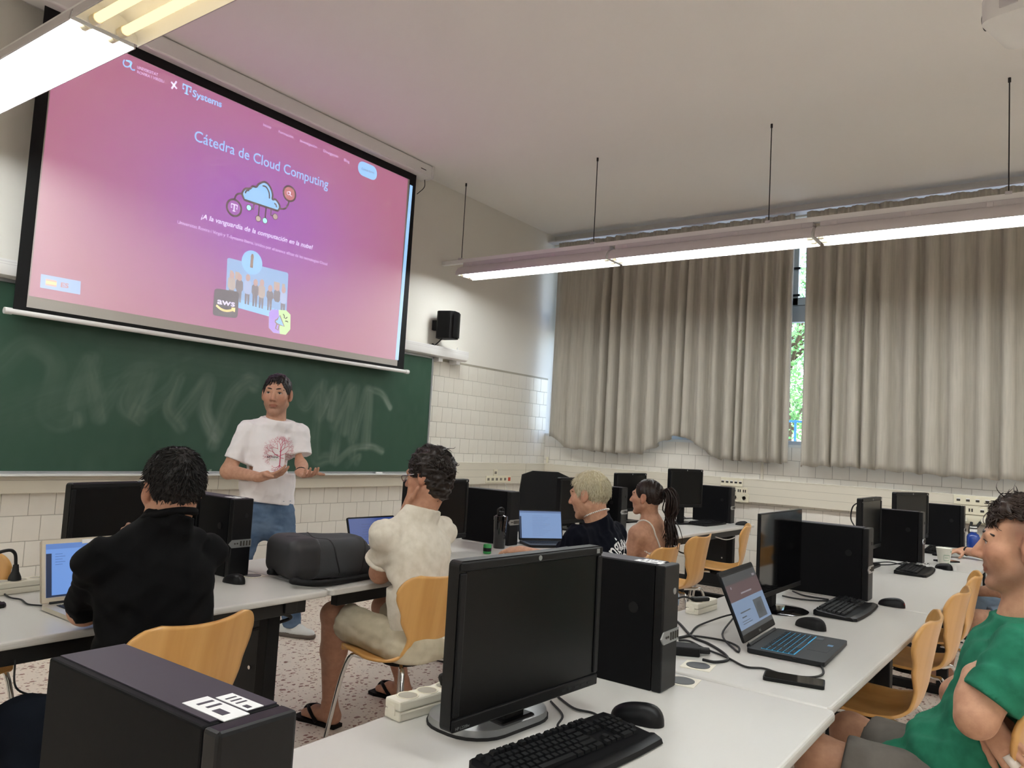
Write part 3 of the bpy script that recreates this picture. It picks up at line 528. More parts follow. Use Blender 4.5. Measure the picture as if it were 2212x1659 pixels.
# ------------------------------------------------------------------ sockets
def socket_strip(label, loc, rz, w, h, kinds):
    o = thing('socket_plate', label, 'socket', loc, rz); MB().box(-w/2, w/2, -.012, 0, -h/2, h/2, bev=.003).build('plate', 'socket_ivory', o)
    n = len(kinds)
    for i, k in enumerate(kinds):
        x = -w/2+w*(i+.5)/n
        if k == 'R': MB().box(x-.02, x+.02, -.017, -.011, -.02, .02, bev=.002).build('red_insert', 'socket_red', o)
        elif k == 'S': MB().lathe([(.022, 0), (.024, .004), (.02, .004), (.019, -.002)], 18, Matrix.Translation((x, -.012, 0)) @ RX90).build('socket_well', 'ivory', o); MB().cyl((x-.008, -.0135, 0), (x-.008, -.011, 0), .003, n=8).build('hole', 'socket_hole', o); MB().cyl((x+.008, -.0135, 0), (x+.008, -.011, 0), .003, n=8).build('hole', 'socket_hole', o)
        elif k == 'J':
            for s in (-.01, .01): MB().box(x+s-.007, x+s+.005, -.0135, -.011, -.014, .014).build('jack', 'socket_hole', o)
        elif k == 'N': MB().box(x-.014, x+.014, -.0135, -.011, -.012, .006).build('jack', 'socket_hole', o); MB().box(x-.014, x+.014, -.014, -.0118, .008, .014).build('label_strip', 'paper', o)
        elif k == 'P': MB().lathe([(.024, 0), (.024, .02), (.018, .03)], 18, Matrix.Translation((x, -.012, 0)) @ RX90).build('plug', 'ivory', o)
    return o
fy = WY-.067; p = ony(1076, 1035, fy); socket_strip('ivory socket strip with a red insert on the front wall trunking', (p[0], fy, p[2]), 0, .46, .075, 'JJJJJR')
p = ony(1069, 1021, fy); socket_strip('small ivory twin jack above the socket strip on the front wall', (p[0], fy, p[2]+.0), 0, .07, .07, 'J')
p2 = ony(1087, 1044, fy); tag(MB().tube(catmull([(p2[0], fy-.02, p2[2]), (p2[0]+.02, fy-.04, p2[2]-.06), (p2[0]+.02, fy-.02, .7), (p2[0]+.05, fy+.02, .45)], 5), .006, 6).build('white_plug_cable', 'cable_white', smooth=True), 'white cable hanging down from the front wall socket strip', 'cable')
fx = WX-.067; r90 = D2R(-90)
def wsock(px, py, label, w, h, kinds): p = onx(px, py, fx); return socket_strip(label, (fx, p[1], p[2]), r90, w, h, kinds)
wsock(1581, 1041, 'ivory network jack strip on the window wall above the far computer tower', .23, .085, 'NNNNN'); wsock(1598, 1060, 'ivory jack plate peeking out right of the far tower', .16, .07, 'NJJ'); wsock(1598, 1075, 'ivory round power socket under the jack plate near the far tower', .19, .085, 'SS')
wsock(2112, 1082, 'ivory network jack strip at the right end of the window wall trunking', .36, .08, 'NNNNN'); wsock(2122, 1104, 'ivory multi-media socket strip in the middle at the right wall end', .42, .075, 'JJNRJ'); wsock(2125, 1125, 'ivory strip with three round white plugs at the right wall end', .42, .075, 'PPP')
for i, (a, c) in enumerate((((2099, 1128), (2102, 1175)), ((2118, 1128), (2100, 1172)), ((2138, 1128), (2126, 1180)))):
    q, e = onx(*a, fx-.03), onx(*c, fx-.05); tag(MB().tube(catmull([q, (q+e)/2+np.array((-.02, .02, 0)), e, e+np.array((.02, 0, -.35))], 6), .011, 8).build('plug_cable', 'rubber', smooth=True), ('black plug cable hanging left at the right wall sockets', 'black plug cable slanting across the middle of the right wall sockets', 'black plug cable hanging right at the right wall sockets')[i], 'cable')
p = onx(1603, 1036, WX-.01)
p = onx(1646, 1015, WX-.02); tag(MB().box(WX-.025, WX-.008, p[1]-.012, p[1]+.012, 1.14, WB-.02, bev=.002).build('cable_duct', 'trunk_pvc'), 'thin vertical white cable duct between trunking and curtain hem', 'duct')
p = ony(1184, 980, WY-.03); o = thing('blind_cord', 'thin curtain cord with a small yellowed pull in the wall corner', 'cord', (WX-.07, WY-.1, 0)); MB().cyl((0, 0, 1.15), (0, 0, 2.0), .002, n=6).build('cord', 'cable_white', o); MB().box(-.012, .012, -.012, .012, 1.15, 1.22, bev=.003).build('pull', 'socket_ivory', o)
# ================================================================== IMPLICIT SURFACES (numpy) for soft shapes
class SDF:
    def __init__(s, lo, hi, h):
        s.h = h; s.lo = np.array(lo, float); s.n = np.ceil((np.array(hi)-s.lo)/h).astype(int)+1; s.F = np.full(s.n, 1.0, np.float32)
    def _box(s, lo, hi):
        a = np.clip(np.floor((np.array(lo)-s.lo)/s.h).astype(int), 0, s.n-1); b = np.clip(np.ceil((np.array(hi)-s.lo)/s.h).astype(int)+1, 1, s.n)
        if np.any(b <= a): return None, None
        ax = [s.lo[i]+s.h*np.arange(a[i], b[i]) for i in range(3)]
        return tuple(slice(a[i], b[i]) for i in range(3)), np.meshgrid(*ax, indexing='ij')
    def _mix(s, sl, d, k, op):
        F = s.F[sl]
        if op == 'add':
            if k <= 0: s.F[sl] = np.minimum(F, d)
            else: hh = np.clip(.5+.5*(F-d)/k, 0, 1); s.F[sl] = F*(1-hh)+d*hh-k*hh*(1-hh)
        else:
            d = -d
            if k <= 0: s.F[sl] = np.maximum(F, d)
            else: hh = np.clip(.5-.5*(F-d)/k, 0, 1); s.F[sl] = F*(1-hh)+d*hh+k*hh*(1-hh)
    def cone(s, a, b, ra, rb, k=.02, op='add', flat=None):
        """tapered capsule; flat=(axis vec, factor) squeezes it along an axis"""
        a = np.array(a, float); b = np.array(b, float); m = max(ra, rb)+max(k, .01)*1.5+s.h*2
        if flat is not None: m *= max(1, 1/flat[1])
        sl, G = s._box(np.minimum(a, b)-m, np.maximum(a, b)+m)
        if sl is None: return s
        P = [G[i]-a[i] for i in range(3)]; ab = b-a; L2 = ab@ab+1e-12; t = np.clip((P[0]*ab[0]+P[1]*ab[1]+P[2]*ab[2])/L2, 0, 1)
        D = [P[i]-t*ab[i] for i in range(3)]
        if flat is not None:
            f = np.array(flat[0], float); f /= np.linalg.norm(f); q = D[0]*f[0]+D[1]*f[1]+D[2]*f[2]; D = [D[i]+f[i]*q*(1/flat[1]-1) for i in range(3)]
        s._mix(sl, (np.sqrt(D[0]**2+D[1]**2+D[2]**2)-(ra+(rb-ra)*t)).astype(np.float32), k, op); return s
    def ell(s, c, r, k=.02, op='add', M=None):
        c = np.array(c, float); r = np.array(r, float); m = r.max()+max(k, .01)*1.5+s.h*2; sl, G = s._box(c-m, c+m)
        if sl is None: return s
        P = [G[i]-c[i] for i in range(3)]
        if M is not None: M = np.array(M)[:3, :3]; P = [P[0]*M[0][i]+P[1]*M[1][i]+P[2]*M[2][i] for i in range(3)]
        q = np.sqrt(sum((P[i]/r[i])**2 for i in range(3)))+1e-9; g = np.sqrt(sum((P[i]/r[i]**2)**2 for i in range(3)))+1e-9
        s._mix(sl, (q*(q-1)/g).astype(np.float32), k, op); return s
    def rbox(s, c, r, rad, k=0, op='add', M=None):
        c = np.array(c, float); r = np.array(r, float); m = np.linalg.norm(r)+rad+max(k, .01)*1.5+s.h*2; sl, G = s._box(c-m, c+m)
        if sl is None: return s
        P = [G[i]-c[i] for i in range(3)]
        if M is not None: M = np.array(M)[:3, :3]; P = [P[0]*M[0][i]+P[1]*M[1][i]+P[2]*M[2][i] for i in range(3)]
        q = [np.abs(P[i])-r[i]+rad for i in range(3)]
        d = np.sqrt(sum(np.maximum(x, 0)**2 for x in q))+np.minimum(np.maximum(q[0], np.maximum(q[1], q[2])), 0)-rad
        s._mix(sl, d.astype(np.float32), k, op); return s
    def plane(s, p, n, k=0, lo=None, hi=None):
        """cut away everything on the +n side (optionally only inside a box)"""
        n = np.array(n, float); n /= np.linalg.norm(n)
        sl, G = s._box(s.lo if lo is None else lo, s.lo+s.h*s.n if hi is None else hi)
        if sl is None: return s
        d = sum((G[i]-p[i])*n[i] for i in range(3)); s._mix(sl, (-d).astype(np.float32), k, 'sub'); return s
    def warp(s, fn):
        ax = [s.lo[i]+s.h*np.arange(s.n[i]) for i in range(3)]; G = np.meshgrid(*ax, indexing='ij'); near = np.abs(s.F) < .05
        s.F[near] += fn(G[0][near], G[1][near], G[2][near]).astype(np.float32); return s
    def mesh(s, name, m):
        F = s.F; ins = F < 0; n = s.n
        c = np.zeros(n-1, np.int8)
        for i in (0, 1):
            for j in (0, 1):
                for k in (0, 1): c += ins[i:n[0]-1+i, j:n[1]-1+j, k:n[2]-1+k]
        act = (c > 0) & (c < 8); I = np.argwhere(act); idx = -np.ones(n-1, np.int64); idx[act] = np.arange(len(I))
        acc = np.zeros((len(I), 3)); cnt = np.zeros(len(I)); CO = [(i, j, k) for i in (0, 1) for j in (0, 1) for k in (0, 1)]
        val = {q: F[I[:, 0]+q[0], I[:, 1]+q[1], I[:, 2]+q[2]] for q in CO}
        for q in CO:
            for ax in range(3):
                if q[ax] == 0:
                    r = list(q); r[ax] = 1; r = tuple(r); A, B = val[q], val[r]; x = (A < 0) != (B < 0); t = np.where(x, A/np.where(x, A-B, 1), 0)
                    p = np.array(q, float)[None, :].repeat(len(I), 0); p[:, ax] = t; acc[x] += p[x]; cnt[x] += 1
        V = s.lo+s.h*(I+acc/cnt[:, None]); Q = []
        for ax in range(3):
            a, b = [(1, 2), (2, 0), (0, 1)][ax]; sh = n.copy(); sh[ax] -= 1
            A = ins[tuple(slice(0, sh[i]) for i in range(3))]; sl = [slice(0, n[i]) for i in range(3)]; sl[ax] = slice(1, n[ax]); B = ins[tuple(sl)]
            E = np.argwhere(A != B); E = E[(E[:, a] > 0) & (E[:, b] > 0) & (E[:, a] < n[a]-1) & (E[:, b] < n[b]-1)]
            if not len(E): continue
            def g(da, db): e = E.copy(); e[:, a] -= da; e[:, b] -= db; return idx[e[:, 0], e[:, 1], e[:, 2]]
            q = np.stack([g(1, 1), g(0, 1), g(0, 0), g(1, 0)], 1); fl = ~A[E[:, 0], E[:, 1], E[:, 2]]; q[fl] = q[fl][:, ::-1]; Q.append(q)
        Q = np.concatenate(Q); me = bpy.data.meshes.new(name)
        me.vertices.add(len(V)); me.vertices.foreach_set('co', V.astype(np.float32).ravel()); me.loops.add(Q.size); me.loops.foreach_set('vertex_index', Q.ravel().astype(np.int32))
        me.polygons.add(len(Q)); me.polygons.foreach_set('loop_start', np.arange(0, Q.size, 4, dtype=np.int32)); me.update(calc_edges=True); me.shade_smooth()
        if m: me.materials.append(MATS[m])
        return me, V
def vcolor(me, cols, name='tint'):
    at = me.color_attributes.new(name, 'FLOAT_COLOR', 'POINT'); at.data.foreach_set('color', np.c_[cols, np.ones(len(cols))].astype(np.float32).ravel())

# ================================================================== TABLES
def make_table(label, x0, x1, yf, rz, left=False):
    L = x1-x0; o = thing('table', label, 'table', (x0, yf, 0), rz, 'grey laminate classroom tables')
    me = MB(); out = rrect(L, .81, .02, 3, L/2, .405); me.prism(out, T-.026, T); tp = me.build('tabletop', 'laminate', o)
    md = tp.modifiers.new('b', 'BEVEL'); md.width = .009; md.segments = 3; md.limit_method = 'ANGLE'
    for y in (.07, .72): MB().box(.08, L-.08, y-.02, y+.02, T-.085, T-.027, bev=.003).build('beam', 'dark_metal', o)
    for x in ((.16, L-.16) if left else (L-.16,)):
        MB().box(x-.03, x+.03, .14, .20, .05, T-.027, bev=.004).build('leg', 'black_matte', o); MB().box(x-.02, x+.02, .20, .55, .14, T-.05, bev=.004).build('leg_panel', 'dark_grey', o)
        MB().box(x-.03, x+.03, .55, .61, .05, T-.027, bev=.004).build('leg', 'black_matte', o); MB().box(x-.035, x+.035, .05, .76, 0, .05, bev=.008).build('foot', 'black_matte', o); MB().box(x-.03, x+.03, .04, .74, T-.075, T-.027, bev=.003).build('cross_beam', 'dark_metal', o)
        MB().cyl((x-.032, .24, .40), (x-.025, .24, .40), .008, n=10).build('lock', 'steel', o)
    return o
make_table('near table carrying the big black monitor and curved keyboard', .50, 2.205, .485, 0, True)
make_table('table with the open gaming laptop and the phone', 2.21, 3.91, .50, D2R(-1.2)); make_table('third table of the near row, before the one with the paper cup', 3.915, 5.615, .46, D2R(-1.0)); make_table('last table of the near row, carrying the paper cup and blue bottle', 5.62, 7.32, .43, D2R(-1))
make_table('table with the open silver laptop in the row facing the chalkboard', .51, 2.215, 2.47, 0, True); make_table('table holding the grey backpack', 2.222, 3.93, 2.47, 0); make_table('table in front of the blond man and the ponytailed woman', 3.935, 5.64, 2.465, D2R(-1.0)); make_table('last table of the far row under the curtains', 5.645, 7.35, 2.43, D2R(-1.6))
def grommet(label, px, py):
    p = onz(px, py, T); o = thing('cable_grommet', label, 'grommet', (p[0], p[1], T), D2R(8), 'table cable grommets'); MB().box(-.045, .045, -.045, .045, 0, .002).build('plate', 'ivory', o); MB().lathe([(.036, .002), (.036, .0035), (.03, .0035)], 24).build('lid', 'gunmetal', o, smooth=30)
grommet('round grommet on the laptop table behind the power adapter plug', 1508, 1439); grommet('round grommet half hidden by the near tower foot', 1473, 1472); grommet('round grommet beside the tower near the backpack', 546, 1244)
o = thing('cable_grommet', 'round grommet on the table of the blond man beside the bottle', 'grommet', (*onz(1126, 1173, T)[:2], T), 0, 'table cable grommets'); MB().lathe([(.036, 0), (.036, .003), (.03, .003)], 24).build('lid', 'gunmetal', o)

# ================================================================== CHAIRS
def make_chair():
    o = thing('chair', 'x', 'chair', (0, 0, 0), 0, 'bent plywood chairs with chrome legs')
    prof = catmull([(0, .225, .425), (0, .21, .442), (0, .12, .448), (0, 0, .438), (0, -.10, .442), (0, -.165, .475), (0, -.195, .545), (0, -.212, .64), (0, -.228, .73), (0, -.245, .815)], 10)
    n = len(prof)-1; wv = [.10, .165, .205, .215, .20, .165, .15, .190, .222, .228]
    def W(t):
        k = t*(len(wv)-1); i = min(int(k), len(wv)-2); f = k-i; f = f*f*(3-2*f); return wv[i]*(1-f)+wv[i+1]*f
    def fn(u, v):
        t = v; p = prof[min(int(round(t*n)), n)]; s = 2*u-1; w = W(t)
        if t > .9: w = .226-.085*(1-math.sqrt(max(0, 1-((t-.9)/.1)**2)))
        back = max(0, min(1, (t-.5)/.2)); seat = 1-back
        return (s*w, p.y+.055*s*s*back*(w/.22)**2, p.z+.02*s*s*seat*(1 if t > .1 else 0)+(.012*s*s-.01)*max(0, (t-.9)*10))
    sh = MB().grid(24, n, fn).build('shell', 'beech', o, smooth=True); md = sh.modifiers.new('t', 'SOLIDIFY'); md.thickness = .011; md.offset = 0
    for sx in (-1, 1):
        for sy in (-1, 1):
            MB().tube(catmull([(sx*.04, sy*.03, .415), (sx*.12, sy*.12, .42), (sx*.165, sy*.175, .385), (sx*.215, sy*.235, .012)], 6), .0095, 10).build('leg', 'steel', o, smooth=True)
            MB().cyl((sx*.214, sy*.234, 0), (sx*.214, sy*.234, .02), .012, n=10).build('foot_cap', 'rubber', o)
    MB().cyl((0, 0, .405), (0, 0, .43), .09, n=20).build('under_plate', 'black_matte', o)
    return o
ch0 = make_chair(); first = [True]
def chair(x, yb, rz, label):
    """x centre, yb = top edge of the back"""
    d = Matrix.Rotation(rz, 3, 'Z') @ Vector((0, .235, 0)); loc = (x+d.x, yb+d.y, 0)
    if first[0]: first[0] = False; ch0.location = loc; ch0.rotation_euler = (0, 0, rz); ch0['label'] = label; return ch0
    return dup(ch0, loc, rz, label)
chair(1.36, 2.03, D2R(6), 'beech plywood chair under the man in the black shirt'); chair(2.52, 2.10, D2R(-3), 'beech plywood chair of the curly-haired man'); chair(4.36, 1.90, D2R(3), 'beech plywood chair of the ponytailed woman'); chair(3.70, 1.80, 0, 'beech plywood chair of the blond man')
chair(5.13, 2.00, D2R(2), 'empty beech chair between the ponytailed woman and the window wall'); chair(6.28, 2.08, D2R(16), 'empty beech chair furthest right in the far row')
chair(3.36, .385, D2R(2), 'nearest of the empty beech chairs pushed under the near row'); chair(4.18, .365, D2R(-2), 'middle one of the empty beech chairs pushed under the near row'); chair(4.88, .37, D2R(3), 'farthest of the empty beech chairs pushed under the near row')
chair(2.49, .045, D2R(2), 'beech chair at the right edge under the green-shirted man'); chair(5.63, -.05, D2R(2), 'beech chair of the man in denim shorts')
chair(1.22, 3.62, D2R(172), 'beech chair on the far side behind the silver laptop'); chair(5.05, 3.75, D2R(190), 'beech chair on the far side behind the bottle tower')

# ================================================================== COMPUTERS
def tower(label, x, yf, rz=0, sticker=False, dot=False):
    """x = left side, yf = front plane"""
    o = thing('computer_tower', label, 'computer', (x+.05, yf+.19, T), rz, 'black small-form-factor computer towers'); w, d, h = .05, .19, .338
    MB().box(-w, w, -d+.03, d, 0, h, bev=.003).build('case', 'case_black', o)
    MB().box(-w-.001, w+.001, -d, -d+.029, -.0, h+.001, bev=.005).build('front_bezel', 'black_plastic', o)
    MB().box(-w+.012, w-.002, -d+.035, d-.004, h, h+.0015).build('top_cover', 'case_top', o)
    b = MB().prism([(-.062, .0), (-.046, .017), (.051, .017), (.051, -.017), (-.046, -.017)], 0, .004, Matrix.Translation((0, -d+.001, .145)) @ RX90).build('port_panel', 'silver_plastic', o)
    for k in range(4): MB().box(-.006+k*.015, .0+k*.015, -d-.0055, -d-.002, .135, .156).build('usb_port', 'socket_hole', b)
    for k in range(2): MB().cyl((-.033+k*.013, -d-.0055, .146), (-.033+k*.013, -d-.002, .146), .0035, n=8).build('audio_jack', 'socket_hole', b)
    MB().cyl((.018, -d-.002, .265), (.018, -d+.002, .265), .009, n=14).build('power_button', 'silver_plastic' if dot else 'dark_grey', o)
    MB().lathe([(.015, 0), (.015, .0012), (.013, .0013)], 18, Matrix.Translation((-w-.0005, -d+.09, .215)) @ Matrix.Rotation(D2R(-90), 4, 'Y')).build('side_latch', 'black_plastic', o)
    if sticker:
        MB().box(-.028, .004, -.165, -.085, h+.0012, h+.0022).build('sticker', 'paper', o); MB().box(.008, .03, -.155, -.095, h+.0012, h+.0022).build('sticker', 'paper', o)
        for a in ((-.02, -.01, -.15, -.13), (-.018, 0, -.12, -.115), (-.02, 0, -.105, -.10), (.012, .018, -.15, -.14), (.012, .026, -.13, -.127), (.012, .026, -.12, -.117), (.012, .026, -.11, -.107)): MB().box(a[0], a[1], a[2], a[3], h+.0022, h+.0026).build('sticker_print', 'gunmetal', o)
    return o
tower('black computer tower in the near left corner with white stickers on top', .497, .705, 0, True)
tower('black computer tower right behind the near monitor, with a red-dotted button', 1.985, .885, 0, True, True); tower('black computer tower behind the gaming laptop monitor', 3.985, .75, D2R(-1)); tower('black computer tower with the paper cup in front', 5.80, .765); tower('black computer tower next to the blue bottle', 7.24, .66)
tower('black computer tower under the curtains in the far row', 7.18, 2.56); tower('black computer tower left of the backpack', 2.045, 2.93, 0, True); tower('black computer tower behind the shaker bottle', 3.985, 2.84); tower('black computer tower right of the blond man head', 5.53, 2.86)
def monitor(label, L, R, z0, h, style='hp', base=None):
    """panel between table points L and R (xy), bottom z0, height h"""
    L, R = Vector(L), Vector(R); c = (L+R)/2; w = (R-L).length; rz = math.atan2(R.y-L.y, R.x-L.x); o = thing('monitor', label, 'monitor', (c.x, c.y, T), rz, 'black flat monitors on the tables'); z = z0-T
    thin = style == 'thin'; t = .012 if thin else .03; bz = .004 if thin else .022
    MB().prism(rrect(w, h, .012 if not thin else .004, 4, 0, z+h/2), 0, t, Matrix.Translation((0, t, 0)) @ RX90).build('panel_housing', 'black_plastic', o)
    bb = .02 if thin else .03; fr = MB()
    if not thin:
        for a in ((-w/2, w/2, z+h-bz, z+h), (-w/2, w/2, z, z+bb), (-w/2, -w/2+bz, z+bb, z+h-bz), (w/2-bz, w/2, z+bb, z+h-bz)): fr.box(a[0]+.002, a[1]-.002, -.006, .001, a[2]+.002, a[3]-.002, bev=.003)
        fr.build('bezel', 'black_plastic', o)
    else: MB().box(-w/2, w/2, -.003, .001, z, z+bb, bev=.001).build('bezel', 'black_plastic', o)
    MB().box(-w/2+bz, w/2-bz, -.0015, 0, z+bb, z+h-bz).build('screen', 'glossy_black' if thin else 'screen_black', o)
    if not thin:
        MB().lathe([(.006, 0), (.006, .0012)], 12, Matrix.Translation((0, -.0062, z+h-.011)) @ RX90).build('maker_badge', 'silver_plastic', o); MB().box(w/2-.03, w/2-.018, -.0068, -.0058, z+h-.017, z+h-.006).build('badge', 'silver_plastic', o)
        for k in range(5): MB().box(w/2-.15+k*.026, w/2-.135+k*.026, -.0068, -.0058, z+.011, z+.016).build('menu_button', 'dark_grey', o)
    MB().box(-w*.3, w*.3, t, t+.03, z+h*.15, z+h*.85, bev=.012).build('back_shell', 'black_plastic', o)
    MB().box(-.035, .035, t+.015, t+(.10 if style == 'ring' else .045), .01, z+h*.5, bev=.006).build('neck', 'black_matte', o)
    if style == 'ring':
        bx = MB(); out = rrect(.30, .21, .09, 6, 0, .125); inn = rrect(.20, .12, .055, 6, 0, .13); n = len(out)
        v = [(x, y, .006) for x, y in out]+[(x*.98, .125+(y-.125)*.98, .020) for x, y in out]+[(x*1.02, y, .022) for x, y in inn]+[(x, y, .006) for x, y in inn]
        bx.add(v, [(k*n+i, k*n+(i+1) % n, ((k+1) % 4)*n+(i+1) % n, ((k+1) % 4)*n+i) for k in range(4) for i in range(n)]); bx.build('base_ring', 'silver_plastic', o, smooth=40)
        MB().prism(rrect(.304, .214, .09, 6, 0, .125), 0, .0065).build('base_foot', 'rubber', o); MB().box(-.06, .06, .03, .20, .006, .026, bev=.008).build('base_bridge', 'black_plastic', o)
    elif style == 'disc' or thin: MB().lathe([(.12, 0), (.125, .003), (.11, .008), (.03, .014)], 36, Matrix.Translation((0, -.01, 0)), sy=.85).build('base', 'glossy_black', o, smooth=40)
    else: MB().prism(rrect(.26, .18, .05, 5, 0, .05), 0, .014).build('base', 'black_plastic', o)
    return o
mA = monitor('large black monitor in the foreground on a silver ring base', (1.245, 1.007), (1.757, .959), .784, .345, 'ring'); None
text_items = [(mA, 'HP L2208w', -.25, .067, .0062, 'silver_plastic')]
monitor('thin frameless black monitor right behind the gaming laptop', (3.15, 1.0), (3.70, .985), .80, .345, 'thin'); monitor('black monitor beside the paper cup tower', (5.05, .995), (5.56, .98), .83, .325); monitor('black monitor half hidden behind the paper cup tower', (6.35, 1.02), (6.78, .86), .82, .345)
monitor('black monitor on the far row under the curtains', (6.44, 2.86), (6.83, 2.71), .875, .345); monitor('wide black monitor in front of the man in the black shirt', (1.385, 2.985), (1.985, 3.09), .786, .35, 'hp'); monitor('black monitor behind the curly-haired man', (3.05, 2.86), (3.60, 2.88), .80, .345)
monitor('black monitor behind the blond man', (4.98, 3.10), (5.47, 3.06), .78, .35); monitor('black monitor between the blond man and the woman', (6.0, 3.16), (6.50, 3.12), .82, .34)
# office chair on the far side
o = thing('office_chair', 'black office chair with a tall back beyond the far row', 'chair', (6.08, 3.95, 0), D2R(-50)); p = [(-.24, .0), (-.25, .25), (-.22, .52), (-.12, .56), (.12, .56), (.22, .52), (.25, .25), (.24, 0)]
MB().prism(p, -.03, .03, Matrix.Translation((0, 0, .56)) @ RX90).build('backrest', 'black_matte', o, smooth=30); MB().box(-.25, .25, .05, .52, .42, .50, bev=.03).build('seat', 'black_matte', o, smooth=30); MB().cyl((0, .28, .1), (0, .28, .43), .03).build('gas_column', 'dark_metal', o)
for s in (-1, 1): MB().tube(catmull([(s*.26, .1, .45), (s*.31, .15, .6), (s*.3, .3, .66), (s*.28, .42, .65)], 5), .025, 8).build('armrest', 'black_plastic', o, smooth=True)
for k in range(5): a = k*2*math.pi/5; MB().cyl((0, .28, .1), (math.cos(a)*.3, .28+math.sin(a)*.3, .06), .025, .018).build('base_spoke', 'black_plastic', o); MB().cyl((math.cos(a)*.3-.02, .28+math.sin(a)*.3, .03), (math.cos(a)*.3+.02, .28+math.sin(a)*.3, .03), .03).build('castor', 'rubber', o)
MB().cyl((0, .0, .5), (0, .06, .44), .03).build('back_support', 'black_plastic', o)

# keyboards
ROWS = [(.0, [(.0, 1)]+[(2+i, 1) for i in range(4)]+[(6.5+i, 1) for i in range(4)]+[(11+i, 1) for i in range(4)]+[(15.4+i, 1) for i in range(3)]),
        (1.3, [(i, 1) for i in range(13)]+[(13, 2)]+[(15.4+i, 1) for i in range(3)]+[(18.8+i, 1) for i in range(4)]), (2.3, [(0, 1.5)]+[(1.5+i, 1) for i in range(12)]+[(13.5, 1.5)]+[(15.4+i, 1) for i in range(3)]+[(18.8+i, 1) for i in range(4)]),
        (3.3, [(0, 1.75)]+[(1.75+i, 1) for i in range(11)]+[(12.75, 2.25)]+[(18.8+i, 1) for i in range(3)]), (4.3, [(0, 2.25)]+[(2.25+i, 1) for i in range(10)]+[(12.25, 2.75)]+[(16.4, 1)]+[(18.8+i, 1) for i in range(4)]),
        (5.3, [(0, 1.5), (1.5, 1.2), (2.7, 1.3), (4, 6), (10, 1.3), (11.3, 1.2), (12.5, 1), (13.5, 1.5)]+[(15.4+i, 1) for i in range(3)]+[(18.8, 2), (20.8, 1)])]
KM = {}
def key_mesh(w, u=.0185):
    if w not in KM:
        a, b2 = w*u/2-.0012, u/2-.0012; KM[w] = MB().add([(-a, -b2, 0), (a, -b2, 0), (a, b2, 0), (-a, b2, 0), (-a+.002, -b2+.0015, .007), (a-.002, -b2+.0015, .007), (a-.002, b2-.003, .0075), (-a+.002, b2-.003, .0075)], [(0, 1, 2, 3), (4, 5, 6, 7), (0, 1, 5, 4), (1, 2, 6, 5), (2, 3, 7, 6), (3, 0, 4, 7)]).mesh('key', 'key_black')
    return KM[w]
def keyboard(label, x, y, rz, keys=True, W=.455):
    o = thing('keyboard', label, 'keyboard', (x, y, T), rz, 'black desktop keyboards'); u = .0185; k0 = -.5*22.8*u
    prof = [(-.088, .004), (-.084, .013), (-.068, .018), (-.058, .016), (-.053, .014), (.065, .024), (.078, .026), (.085, .02), (.085, .002), (-.084, .0)]; n = len(prof); xs = [-W/2, -W/2+.012, -W/4, 0, W/4, W/2-.012, W/2]; v = []; f = []
    for i, xx in enumerate(xs):
        bow = -.012*(1-(2*xx/W)**2); e = .85 if i in (0, 6) else 1
        for a, c in prof: v.append((xx, a*e+(bow if a < -.05 else 0), c*e))
    for i in range(len(xs)-1): f += [(i*n+j, i*n+(j+1) % n, (i+1)*n+(j+1) % n, (i+1)*n+j) for j in range(n)]
    f += [tuple(range(n)), tuple((len(xs)-1)*n+j for j in range(n))]; MB().add(v, f).build('body', 'black_plastic', o, smooth=35)
    allk = MB()
    for ry, ks in ROWS:
        yy = .068-ry*u
        for kx, kw in ks:
            xx = k0+(kx+kw/2)*u; zz = .0155+(yy+.055)/.12*.0095
            if keys: link('key', key_mesh(kw), o, (xx, yy, zz), (D2R(4.6), 0, 0))
            else: allk.box(xx-kw*u/2+.001, xx+kw*u/2-.001, yy-u/2+.001, yy+u/2-.001, zz, zz+.006)
    if not keys: allk.build('keys', 'key_black', o)
    for s in (-1, 1): MB().box(s*.18-.012, s*.18+.012, .06, .075, -.0, .006).build('foot', 'rubber', o)
    return o
kA = keyboard('curved black keyboard in the foreground before the large monitor', 1.455, .845, D2R(-8)); keyboard('black keyboard between the gaming laptop and the red-lit mouse', 3.66, .775, D2R(0)); keyboard('black keyboard beside the paper cup', 5.34, .745, D2R(1), False); keyboard('black keyboard near the blue bottle', 6.75, .78, D2R(2), False); keyboard('black keyboard in the far row under the curtains', 6.86, 2.66, D2R(-3), False); keyboard('black keyboard left of the silver laptop', .95, 2.98, D2R(4), False)
def mouse(label, x, y, rz, m='black_plastic', s=1.0, glow=False, zt=T):
    o = thing('mouse', label, 'mouse', (x, y, zt), rz, 'black computer mice')
    def fn(u, w):
        a = u*2*math.pi; t = w*math.pi/2; r = math.cos(t); xx = .032*math.cos(a)*(r**.7); yy = .058*math.sin(a)*(r**.7); wa = 1-.12*math.cos(2*math.pi*(yy/.116+.05))
        return (xx*wa*s, yy*s, max(.001, .038*math.sin(t)**.8*(1-.25*(yy/.058)) )*s)
    MB().grid(28, 9, fn).build('shell', m, o, smooth=True); MB().box(-.0007, .0007, .03*s, .05*s, .008*s, .0185*s).build('button_gap', 'rubber', o); MB().lathe([(.008*s, -.003), (.0095*s, 0), (.008*s, .003)], 14, Matrix.Translation((0, .034*s, .0175*s)) @ Matrix.Rotation(D2R(90), 4, 'Y')).build('wheel', 'rubber', o)
    if glow: MB().lathe([(.009, 0), (.009, .001)], 12, Matrix.Translation((-.0, -.054, .012)) @ RX90).build('lamp', emis('mouse_lamp', (.8, .02, .02), 1.2), o)
    return o
